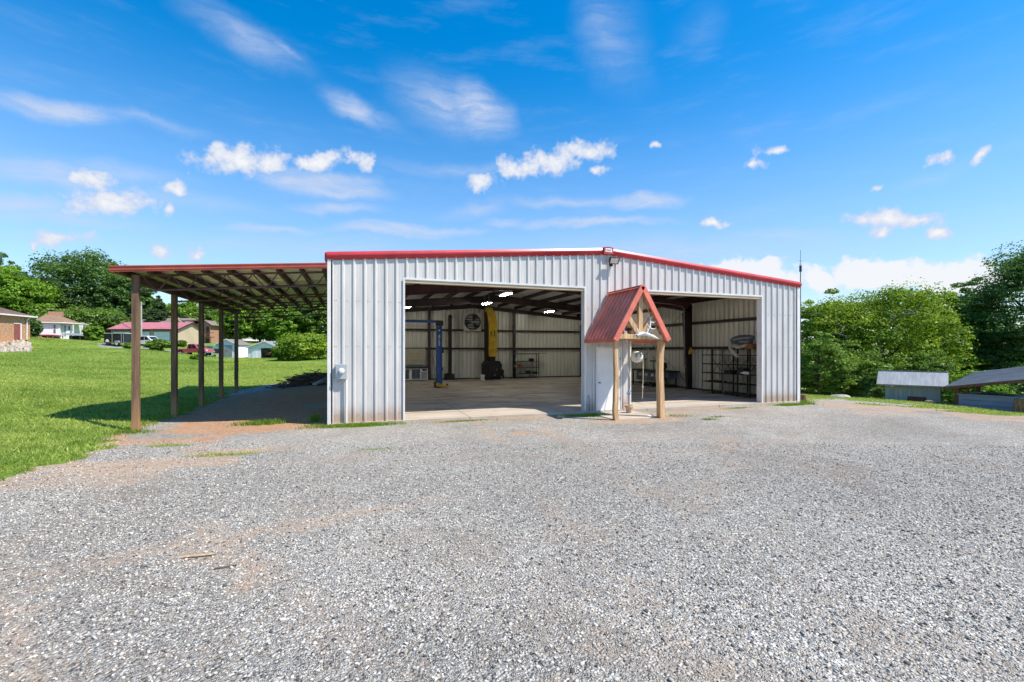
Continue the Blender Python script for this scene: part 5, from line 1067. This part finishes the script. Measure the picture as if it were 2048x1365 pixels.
for i, (a, b) in enumerate(((227, 260), (266.5, 299.7), (308, 339.6))):
    d_ = MB().box((a-222)*k, -.04, -.6, (b-222)*k, .0, 2.32).build('bay_door', 'door_white', ga)
    mb = MB()
    for z in (.1, .85, 1.6): mb.box((a-222)*k+.03, -.048, z, (b-222)*k-.03, -.04, z+.03)
    mb.build('panel_line', 'coop_grey', d_); MB().box((a-222)*k-.1, -.07, 2.32, (b-222)*k+.1, 0, 2.5).box((a-222)*k-.1, -.06, -.6, (a-222)*k, 0, 2.32).box((b-222)*k, -.06, -.6, (b-222)*k+.1, 0, 2.32).build('door_frame', 'coop_grey', d_)
# house behind it
hb = far('brick_two_storey_house', 'brick two storey house with grey shingle roof behind the garage', 'house', 238, 690, 95); k = 95/925
MB().box(0, 0, -1, 124*k, 8, 4.0).build('wall', 'brick_pale', hb)
mb = MB(); mb.add([(-.5, -.5, 3.95), (124*k+.5, -.5, 3.95), (124*k+.5, 8.5, 3.95), (-.5, 8.5, 3.95), (3.2, 4, 5.75), (122*k, 4, 5.75)], [(0, 1, 5, 4), (1, 2, 5), (2, 3, 4, 5), (3, 0, 4)]); mb.build('roof', 'shingle_grey', hb)
mb = MB().box(118*k, -1.5, -1, 158*k, -.05, 3.7); mb.prism([(118*k, 3.7), (158*k, 3.7), (131*k, 5.3)], 'y', -1.5, -1.45); mb.build('gable_wing', 'brick_pale', hb)
for a, b in (((113*k, 3.4), (129*k, 5.3)), ((146*k, 3.4), (129*k, 5.3))): MB().bar((a[0], -1.7, a[1]), (b[0], -1.7, b[1]), .14, .25).build('gable_trim', 'canvas_pale', hb)
w2 = MB().box(165*k, -2, -1.2, 195*k, 6, 3.9); w2.prism([(165*k, 3.9), (195*k, 3.9), (186*k, 4.85)], 'y', -2, -1.9); w2.build('right_wing', 'brick_pale', hb)
MB().slab((140*k, -2.3, 4.9), (186*k, -2.3, 4.95), (186*k, 6, 4.95), (140*k, 6, 4.9), .1).slab((186*k, -2.4, 4.95), (201*k, -2.4, 3.9), (201*k, 6, 3.9), (186*k, 6, 4.95), .12).slab((138*k, -2.0, 3.7), (165*k, -2.0, 3.7), (165*k, 2, 4.9), (138*k, 2, 4.9), .1).build('wing_roof', 'shingle_grey', hb)
for z in (2.0, -.1): wn = MB().box(176*k, -2.04, z, 180*k, -2.0, z+.65).build('window', 'glass_dark', hb); MB().box(175.3*k, -2.07, z-.06, 180.7*k, -2.04, z).build('window_sill', 'canvas_pale', wn)
bl = MB().box(186*k, -3.4, 1.4, 203*k, -2.0, 1.58).build('balcony', 'timber_brown', hb)
MB().box(186*k, -3.42, 2.35, 203*k, -3.36, 2.45).box(202.6*k, -3.4, 2.35, 203*k, -2, 2.45).build('balcony_rail', 'timber_brown', bl)
mb = MB()
for i in range(14): mb.box(186*k+i*.13, -3.41, 1.58, 186*k+i*.13+.03, -3.37, 2.35)
mb.build('balusters', 'timber_brown', bl)
for x in (187*k, 202.5*k): MB().box(x-.07, -3.4, -1.2, x+.07, -3.26, 1.4).box(x-.07, -3.4, 2.45, x+.07, -3.26, 3.9).build('balcony_post', 'timber_brown', hb)
MB().box(187*k, -2.03, 1.6, 194*k, -2.0, 3.6).box(187*k, -2.03, -1.2, 194*k, -2.0, 1.2).build('dark_doorway', 'glass_dark', hb)
# garden sheds
g1 = far('garden_shed', 'cream garden shed with grey double doors and shallow gable', 'shed', 432, 713.5, 71); k = 71/925
Wd = 43*k; He = 1.88; Hr = 2.62
mb = MB().box(0, 0, -.3, Wd, 3.4, He); mb.prism([(0, He), (Wd, He), (Wd/2, Hr)], 'y', 0, .03); mb.build('wall', 'siding_white', g1)
for a, b in ((-.2, Wd/2), (Wd+.2, Wd/2)): MB().slab((a, -.2, He-.1), (a, 3.6, He-.1), (b, 3.6, Hr+.07), (b, -.2, Hr+.07), .06).build('roof_slope', 'shingle_grey', g1)
MB().bar((-.2, -.22, He-.12), (Wd/2, -.22, Hr+.03), .04, .14).bar((Wd+.2, -.22, He-.12), (Wd/2, -.22, Hr+.03), .04, .14).build('barge_board', 'white_trim', g1)
for x0 in (.83, 1.68): d_ = MB().box(x0, -.04, .0, x0+.8, 0, 1.75).build('door', 'coop_roof', g1); MB().box(x0+.7 if x0 < 1 else x0+.05, -.06, .85, x0+.75 if x0 < 1 else x0+.1, -.04, 1.0).build('handle', 'black', d_)
g2 = far('open_fronted_shed', 'white sided shed with one wide dark opening and a narrow white door', 'shed', 496, 717, 70); k = 70/925
Wd = 60*k; He = 1.68; Hr = 2.55; o0, o1 = 25.5*k, 58*k
mb = MB()
mb.box(0, 0, -.4, o0, .06, He).box(o0, 0, 1.55, o1, .06, He).box(o1, 0, -.4, Wd, .06, He).box(0, .06, -.4, .06, 4.5, He).box(Wd-.06, .06, -.4, Wd, 4.5, He).box(.06, 4.44, -.4, Wd-.06, 4.5, He); mb.prism([(0, He), (Wd, He), (Wd*.58, Hr)], 'y', 0, .04); mb.build('wall', 'siding_white', g2)
for a, b in ((-.2, Wd*.58), (Wd+.2, Wd*.58)): MB().slab((a, -.25, He-.05), (a, 4.6, He-.05), (b, 4.6, Hr+.07), (b, -.25, Hr+.07), .06).build('roof_slope', 'coop_roof', g2)
MB().bar((-.2, -.27, He-.08), (Wd*.58, -.27, Hr+.03), .04, .14).bar((Wd+.2, -.27, He-.08), (Wd*.58, -.27, Hr+.03), .04, .14).build('barge_board', 'white_trim', g2)
MB().box(8*k, -.04, -.1, 18*k, 0, 1.42).build('door', 'door_white', g2); MB().box(.05, .06, -.4, Wd-.05, 4.4, -.05).build('shed_floor', 'weathered', g2)
tr = far('garden_tractor', 'small red tractor standing inside the open fronted shed', 'tractor', 539, 717, 71.5)
MB().box(-.28, -.4, .45, .28, 1.0, .95).build('hood', 'truck_red', tr); MB().box(-.3, 1.0, .6, .3, 1.5, .75).box(-.25, 1.45, .7, .25, 1.55, 1.15).build('seat', 'black', tr); MB().tube([(0, .9, .95), (0, 1.05, 1.2)], .02, 6).lathe([(.18, 1.2), (.18, 1.22)], (0, 1.06, 0), 'z', 12).build('steering_wheel', 'black', tr)
for x in (-.65, .45): MB().lathe([(.5, x), (.55, x+.03), (.55, x+.2), (.5, x+.23)], (0, 1.25, .55), 'x', 18).build('wheel', 'tyre', tr, True)
for x in (-.45, .3): MB().lathe([(.26, x), (.28, x+.14)], (0, -.2, .28), 'x', 14).build('wheel', 'tyre', tr, True)
ju = far('tarp_cart', 'dark cart with green tarp top parked beside the cream shed', 'cart', 403, 713.5, 69); k = 69/925
MB().box(0, 0, .45, 23*k, 1.4, 1.15).build('box', 'black', ju); MB().prism([(0, 1.15), (23*k, 1.15), (22*k, 1.5), (2*k, 1.62)], 'y', -.05, 1.45).build('tarp', 'teal', ju)
for x in (.4, 1.4): MB().lathe([(.2, -.1), (.2, .05)], (x, 0, .2), 'y', 12).build('wheel', 'tyre', ju)
o = far('blue_barrel', 'small blue barrel in front of the green topped cart', 'barrel', 415, 714.3, 67.5); MB().lathe([(.2, 0), (.24, .1), (.24, .75), (.2, .85)], (0, 0, 0), 'z', 14).build('drum', 'blue_siding', o, True); MB().lathe([(.25, .3), (.25, .34)], (0, 0, 0), 'z', 14).build('hoop', 'teal', o)
o = far('scrap_boards', 'leaning pale scrap boards between the blue barrel and cream shed', 'scrap', 420, 714.5, 68); MB().bar((0, 0, .05), (.55, .2, .75), .1, .03).bar((.1, 0, .1), (.7, .1, .45), .12, .03).bar((-.1, .1, .5), (.6, .1, .85), .05, .2).build('plank', 'siding_white', o)
o = far('white_tank', 'small white tank lying by a post at the edge of the big bush', 'tank', 587, 719.5, 62); MB().lathe([(.0, -.35), (.26, -.33), (.3, -.2), (.3, .3), (.26, .4), (0, .42)], (0, 0, .3), 'x', 16).build('shell', 'plastic_white', o, True); MB().box(-.2, -.15, -.1, -.1, .15, .1).box(.15, -.15, -.1, .25, .15, .1).build('foot', 'steel_grey', o)
o = MB().tube([(0, 0, -.2), (.12, 0, 1.95)], [.09, .07], 10).build('leaning_post', 'pole_grey'); o.location = P(594.5, 719.8, 61.5); tag(o, 'grey leaning post beside the small white tank', 'post')
up = far('utility_pole', 'slim pale utility pole beyond the garage drive', 'pole', 282.5, 692, 74); MB().tube([(0, 0, -.3), (0, 0, 7.0)], [.13, .10], 10).build('shaft', 'pole_grey', up); MB().box(-.5, -.05, 6.6, .5, .05, 6.72).build('crossarm', 'pole_grey', up)
for i, (v0_, v1_) in enumerate(((655, 628.5), (641, 634), (628.5, 641))):
    a = P(60, v0_-8, 120); b = P(282, (626, 634, 642)[i], 74); pts = [a.lerp(b, f)+Vector((0, 0, -.6*4*f*(1-f))) for f in np.linspace(0, 1, 9)]
    c_ = P(700, (600, 610, 625)[i], 90); pts += [b.lerp(c_, f)+Vector((0, 0, -.6*4*f*(1-f))) for f in np.linspace(0, 1, 9)[1:]]
    tag(MB().tube(pts, .022, 5).build('power_line', 'wire'), ('topmost power line on the pole beyond the garage', 'middle power line on the pole beyond the garage', 'lowest power line on the pole beyond the garage')[i], 'power line', 'power lines on the utility pole')

# ================================================================ trees and shrubs
def crown_mesh(name, m_, seed, R0, Hc, n_cl, n_lf, leaf, shape='round', gap=0.):
    """leaves gathered in clumps through the crown; local origin at the crown's foot, width 2*R0, height Hc"""
    g = np.random.default_rng(seed)
    # clump centres on/near an uneven envelope
    d = g.normal(size=(n_cl, 3)); d /= np.linalg.norm(d, axis=1)[:, None]
    rad = g.uniform(.45, 1, n_cl)**.45
    lump = 1+.16*np.sin(3*np.arctan2(d[:, 1], d[:, 0])+g.uniform(0, 6))*np.cos(2.3*d[:, 2]+g.uniform(0, 6))+g.normal(0, .07, n_cl)
    c = d*(rad*lump)[:, None]
    if shape == 'cone': f = (c[:, 2]+1)/2; s = np.clip(1.05-f, .05, 1); c[:, 0] *= s; c[:, 1] *= s
    if shape == 'dome': c[:, 2] = np.where(c[:, 2] < 0, c[:, 2]*1.0, c[:, 2]); s = np.where(c[:, 2] < 0, 1.08, 1.); c[:, 0] *= s; c[:, 1] *= s
    if shape == 'tall': s = 1-.25*np.clip(c[:, 2], 0, 1); c[:, 0] *= s; c[:, 1] *= s
    P3 = c*np.array([R0*.86, R0*.86, Hc/2*.9])+np.array([0, 0, Hc/2*.96])
    cr = g.uniform(.45, 1.25, n_cl)*R0*.235*(1 if shape != 'cone' else .6)
    n = n_cl*n_lf
    ld = g.normal(size=(n, 3)); ld /= np.linalg.norm(ld, axis=1)[:, None]; ld[:, 2] = np.where(ld[:, 2] < -.2, ld[:, 2]*.35, ld[:, 2])*.62+.10
    ci = np.repeat(np.arange(n_cl), n_lf)
    pos = P3[ci]+ld*(cr[ci]*g.uniform(.55, 1.12, n))[:, None]
    pos[:, 2] = np.maximum(pos[:, 2], .02)
    nrm = ld*.7+g.normal(0, .5, (n, 3))+np.array([0, 0, .55]); nrm /= np.linalg.norm(nrm, axis=1)[:, None]
    t1 = np.cross(nrm, g.normal(size=(n, 3))); t1 /= np.linalg.norm(t1, axis=1)[:, None]; t2 = np.cross(nrm, t1)
    L_ = leaf*g.uniform(.6, 1.35, n)[:, None]
    b = pos-t1*L_*.55; e = pos+t1*L_*.55-nrm*L_*.12; s1 = pos+t2*L_*.33; s2 = pos-t2*L_*.33
    V_ = np.stack([b, s1, e, s2], 1).reshape(-1, 3); F_ = np.arange(4*n).reshape(-1, 4)
    tint = np.clip(g.normal(.45, .27, n_cl)[ci]+g.normal(0, .2, n), 0, 1)
    return fastmesh(name, V_, F_, [m_], np.repeat(tint, 4))
def trunk_mb(h, r, R0, Hc, z0, seed, n_limb=6, m_=None):
    g = np.random.default_rng(seed); mb = MB()
    tp = [(g.normal(0, .05)*r*3*i/4, g.normal(0, .05)*r*3*i/4, h*i/5-.3*(i == 0)) for i in range(6)]
    mb.tube(tp, [r*1.35, r, r*.85, r*.7, r*.5, r*.2], 9)
    for i in range(n_limb):
        a = 6.283*i/n_limb+g.normal(0, .3); f = g.uniform(.3, .75); z = h*f; L_ = R0*g.uniform(.45, .85)
        p0 = Vector((0, 0, z)); p1 = Vector((math.cos(a)*L_*.5, math.sin(a)*L_*.5, z+L_*.35)); p2 = Vector((math.cos(a)*L_, math.sin(a)*L_, z+L_*.85)); mb.tube([p0, p1, p2], [r*.45, r*.3, r*.1], 6)
        for k_ in range(2):
            p3 = p1.lerp(p2, g.uniform(.2, .8)); mb.tube([p3, p3+Vector((g.normal(0, .3)*L_, g.normal(0, .3)*L_, g.uniform(.2, .5)*L_))], [r*.16, r*.05], 5)
    return mb
CROWN = {}
def tree(name, label, u, Z, v_top, w_px, m_, seed, v_foot=None, shape='round', cat='tree', group=None, n_cl=None, n_lf=None, leaf=None, share=None, bare=0):
    """a tree standing Z metres ahead: top and width read off the survey, trunk down to the ground there"""
    p = P(u, V0, Z); z0 = gz(p.x, p.y); kk = Z/FPX
    ztop = CAM.z+(V0-v_top)*kk; H = ztop-z0; R0 = w_px*kk/2
    zf = 0 if v_foot is None else max(0., CAM.z+(V0-v_foot)*kk-z0); Hc = H-zf
    t0 = thing(name, label, cat, (p.x, p.y, z0), random.uniform(0, 6.28), group)
    key = share and (share, m_, shape)
    if key and key in CROWN: me = CROWN[key]
    else:
        lf_ = leaf or max(.15, Z*.0046); vol = (R0*R0*Hc)**(1/3)
        nc = n_cl or int(np.clip(vol*40, 70, 300)); nl = n_lf or int(np.clip(95*(vol*.24)**2/(lf_*lf_)*.07, 70, 170))
        me = crown_mesh('crown', m_, seed, R0, Hc, nc, nl, lf_, shape)
        if key: CROWN[key] = me; me['r'] = R0; me['h'] = Hc
    cr = link('crown', me, t0); cr.location = (0, 0, zf)
    if key: cr.scale = (R0/me['r'], R0/me['r'], Hc/me['h'])
    if cat != 'shrub': trunk_mb(zf+Hc*.72, max(.06, H*.022), R0, Hc, z0, seed).build('trunk', 'bark', t0, True)
    else:
        mb = MB()
        for i in range(5): a = i*1.26+seed; mb.tube([(math.cos(a)*.05, math.sin(a)*.05, -.1), (math.cos(a)*R0*.35, math.sin(a)*R0*.35, Hc*.6)], [max(.02, H*.015), .008], 5)
        mb.build('stem', 'bark', t0)
    if bare:
        g = np.random.default_rng(seed+50); mb = MB()
        for i in range(bare):
            a = -2.3+g.uniform(-1.0, 1.0); zz = Hc*g.uniform(.2, .75); rr = R0*g.uniform(.7, 1.0); b_ = Vector((math.cos(a)*rr*.5, math.sin(a)*rr*.5, zf+zz)); e_ = Vector((math.cos(a)*rr*1.06+g.normal(0, .5), math.sin(a)*rr*1.06, zf+zz+g.uniform(.2, 1.3)))
            mb.tube([b_, b_.lerp(e_, .5)+Vector((0, 0, .15)), e_], [.07, .045, .012], 5)
            for k_ in range(4): s_ = b_.lerp(e_, g.uniform(.4, .95)); mb.tube([s_, s_+Vector((g.normal(0, .45), g.normal(0, .45), g.uniform(.0, .7)))], [.022, .006], 4)
        ob = mb.build('bare_branch', 'dead_wood', t0); ob.rotation_euler = (0, 0, -t0.rotation_euler.z-TH)
    return t0
G1 = 'trees behind the right side sheds'; G2 = 'trees behind the houses on the hill'; G3 = 'trees seen through the carport'
# right side
tree('broad_tree', 'wide yellow green tree with grey bare twigs behind the coop shed', 1765, 45, 566, 270, 'leaf_lime', 21, shape='dome', group=G1, bare=14)
tree('broad_tree', 'yellow green tree against the right end of the barn wall', 1655, 47, 580, 150, 'leaf_lime', 22, shape='dome', group=G1)
tree('low_tree', 'blue green lower tree touching the barn corner by the stump', 1637, 37, 660, 120, 'leaf_mid', 23, shape='dome', group=G1)
tree('low_tree', 'dark bushy tree behind the flat boulder', 1712, 38, 690, 120, 'leaf_mid', 24, shape='dome', group=G1)
tree('broad_tree', 'mid green tree filling the gap behind the wide yellow green one', 1780, 58, 598, 200, 'leaf_mid', 34, shape='dome', group=G1)
tree('broad_tree', 'darker two lobed tree rising behind the yellow green one', 1858, 62, 566, 110, 'leaf_mid', 25, group=G1)
tree('broad_tree', 'round dark topped tree farther back toward the frame edge', 1925, 64, 563, 120, 'leaf_dark', 26, group=G1)
tree('tall_tree', 'tallest dark tree cut by the right edge of the view', 2090, 41, 462, 262, 'leaf_dark', 27, shape='tall', group=G1, n_cl=420, n_lf=210)
tree('broad_tree', 'lime green tree between the coop and the tallest dark tree', 1905, 46, 618, 130, 'leaf_lime', 28, shape='dome', group=G1)
tree('low_tree', 'deep green tree above the shelter roof', 1985, 42, 640, 130, 'leaf_dark', 29, shape='dome', group=G1)
tree('undergrowth_bush', 'pale green bush seen under the shelter roof', 1955, 34, 738, 110, 'leaf_bright', 30, shape='dome', cat='shrub', group=G1)
tree('undergrowth_bush', 'dark bush under the far right of the shelter', 2045, 35, 725, 130, 'leaf_dark', 31, shape='dome', cat='shrub', group=G1)
tree('undergrowth_bush', 'shaded bush beside the left wall of the coop shed', 1752, 35, 742, 70, 'leaf_dark', 32, shape='dome', cat='shrub', group=G1)
tree('undergrowth_bush', 'green bush just above the coop roof', 1845, 38, 700, 120, 'leaf_mid', 33, shape='dome', cat='shrub', group=G1)
# left side on the hill
tree('yard_tree', 'light green spreading tree behind the tan brick house', 24, 98, 543, 150, 'leaf_bright', 41, 690, group=G2)
tree('hill_tree', 'dark tree top above the light green one at the far left', 2, 105, 508, 85, 'leaf_dark', 42, group=G2)
tree('hill_tree', 'biggest dark tree on the hill with sky gaps in its crown', 172, 112, 506, 190, 'leaf_dark', 43, 670, group=G2, n_cl=300, n_lf=150)
tree('hill_tree', 'right hand shoulder of dark foliage by the first carport post', 255, 108, 545, 95, 'leaf_dark', 44, group=G2)
tree('hill_tree', 'mid green tree above the low lean-to roof', 130, 96, 618, 110, 'leaf_mid', 45, group=G2)
tree('hill_tree', 'mid green tree left of the red roofed garage', 205, 98, 618, 100, 'leaf_mid', 46, group=G2)
tree('cedar_tree', 'dark conical cedar above the garage roof', 317, 98, 588, 66, 'leaf_cedar', 47, shape='cone', group=G2)
tree('hill_tree', 'bright green tree above the right half of the garage', 372, 108, 602, 90, 'leaf_bright', 48, group=G2)
tree('yard_bush', 'vivid round bush beside the black cargo trailer', 190, 72, 652, 34, 'leaf_bright', 49, shape='dome', cat='shrub')
tree('yard_tree', 'small dark tree between the brick house and white cottage', 70, 68, 634, 22, 'leaf_dark', 50, group=G2)
tree('blossom_tree', 'loose tree with whitish blossom by the white cottage porch', 158, 90, 646, 36, 'leaf_blossom', 51, group=G2)
tree('yard_bush', 'grey green shrub in front of the garage doors', 316, 62.5, 678, 44, 'leaf_mid', 52, shape='dome', cat='shrub')
tree('yard_bush', 'low leafy shrub by the cargo trailer drawbar', 264, 62.5, 686, 26, 'leaf_bright', 53, shape='dome', cat='shrub')
tree('yard_bush', 'small shrub at the garage corner behind the red pickup', 363, 72, 682, 18, 'leaf_mid', 54, shape='dome', cat='shrub')
tree('yard_bush', 'bright weed clump in the field before the red pickup', 393, 56, 709, 20, 'leaf_bright', 55, shape='dome', cat='shrub')
tree('yard_bush', 'big rounded bush at the field edge right of the open shed', 613, 60, 668, 122, 'leaf_lime', 56, shape='dome', cat='shrub')
tree('yard_bush', 'smaller bush leaning on the big rounded bush from the shed side', 566, 61, 688, 40, 'leaf_lime', 57, shape='dome', cat='shrub')
tree('yard_bush', 'leafy bush between the two sheds', 482, 80, 690, 34, 'leaf_bright', 58, shape='dome', cat='shrub')
for i, (u, Z, vt, wp, m_, lb) in enumerate(((428, 104, 618, 70, 'leaf_mid', 'mid green tree just behind the brick house balcony'), (470, 100, 606, 80, 'leaf_bright', 'bright tree above the cream garden shed'), (520, 104, 600, 90, 'leaf_mid', 'mid green tree above the open fronted shed'),
                                      (565, 98, 605, 80, 'leaf_bright', 'bright green tree between the open shed and big bush'), (606, 104, 596, 90, 'leaf_dark', 'dark tree behind the big rounded bush'), (652, 100, 590, 90, 'leaf_mid', 'tree beside the left edge of the barn wall'),
                                      (540, 118, 590, 130, 'leaf_dark', 'dark tree farthest back in the carport view'), (448, 116, 596, 110, 'leaf_dark', 'dark tree far back above the cream shed'), (720, 112, 600, 110, 'leaf_dark', 'dark tree half hidden by the barn wall'))):
    tree('field_edge_tree', lb, u, Z, vt, wp, m_, 70+i, group=G3)
# far woods that close the view all round
def wood():
    g = np.random.default_rng(99); V_, F_, T_ = [], [], []; off = 0
    for i in range(95):
        a = g.uniform(0, 6.283); r = g.uniform(150, 210); x, y = 9+r*math.cos(a), r*math.sin(a); h = g.uniform(9, 15); z = gz(x, y)
        n = 420; d = g.normal(size=(n, 3)); d /= np.linalg.norm(d, axis=1)[:, None]; pos = d*np.array([h*.6, h*.6, h*.5])*(g.uniform(.6, 1.05, n))[:, None]+np.array([x, y, z+h*.5])
        t1 = g.normal(size=(n, 3)); t1 /= np.linalg.norm(t1, axis=1)[:, None]; t2 = np.cross(t1, g.normal(size=(n, 3))); t2 /= np.linalg.norm(t2, axis=1)[:, None]
        V_.append(np.stack([pos-t1*.8, pos+t2*.6, pos+t1*.8, pos-t2*.6], 1).reshape(-1, 3)); T_.append(np.repeat(g.random(n), 4))
    VV = np.concatenate(V_); me = fastmesh('far_woods', VV, np.arange(len(VV)).reshape(-1, 4), ['leaf_dark'], np.concatenate(T_)); tag(link('far_woods', me), 'distant dark woodland on the skyline', kind='stuff')
wood()
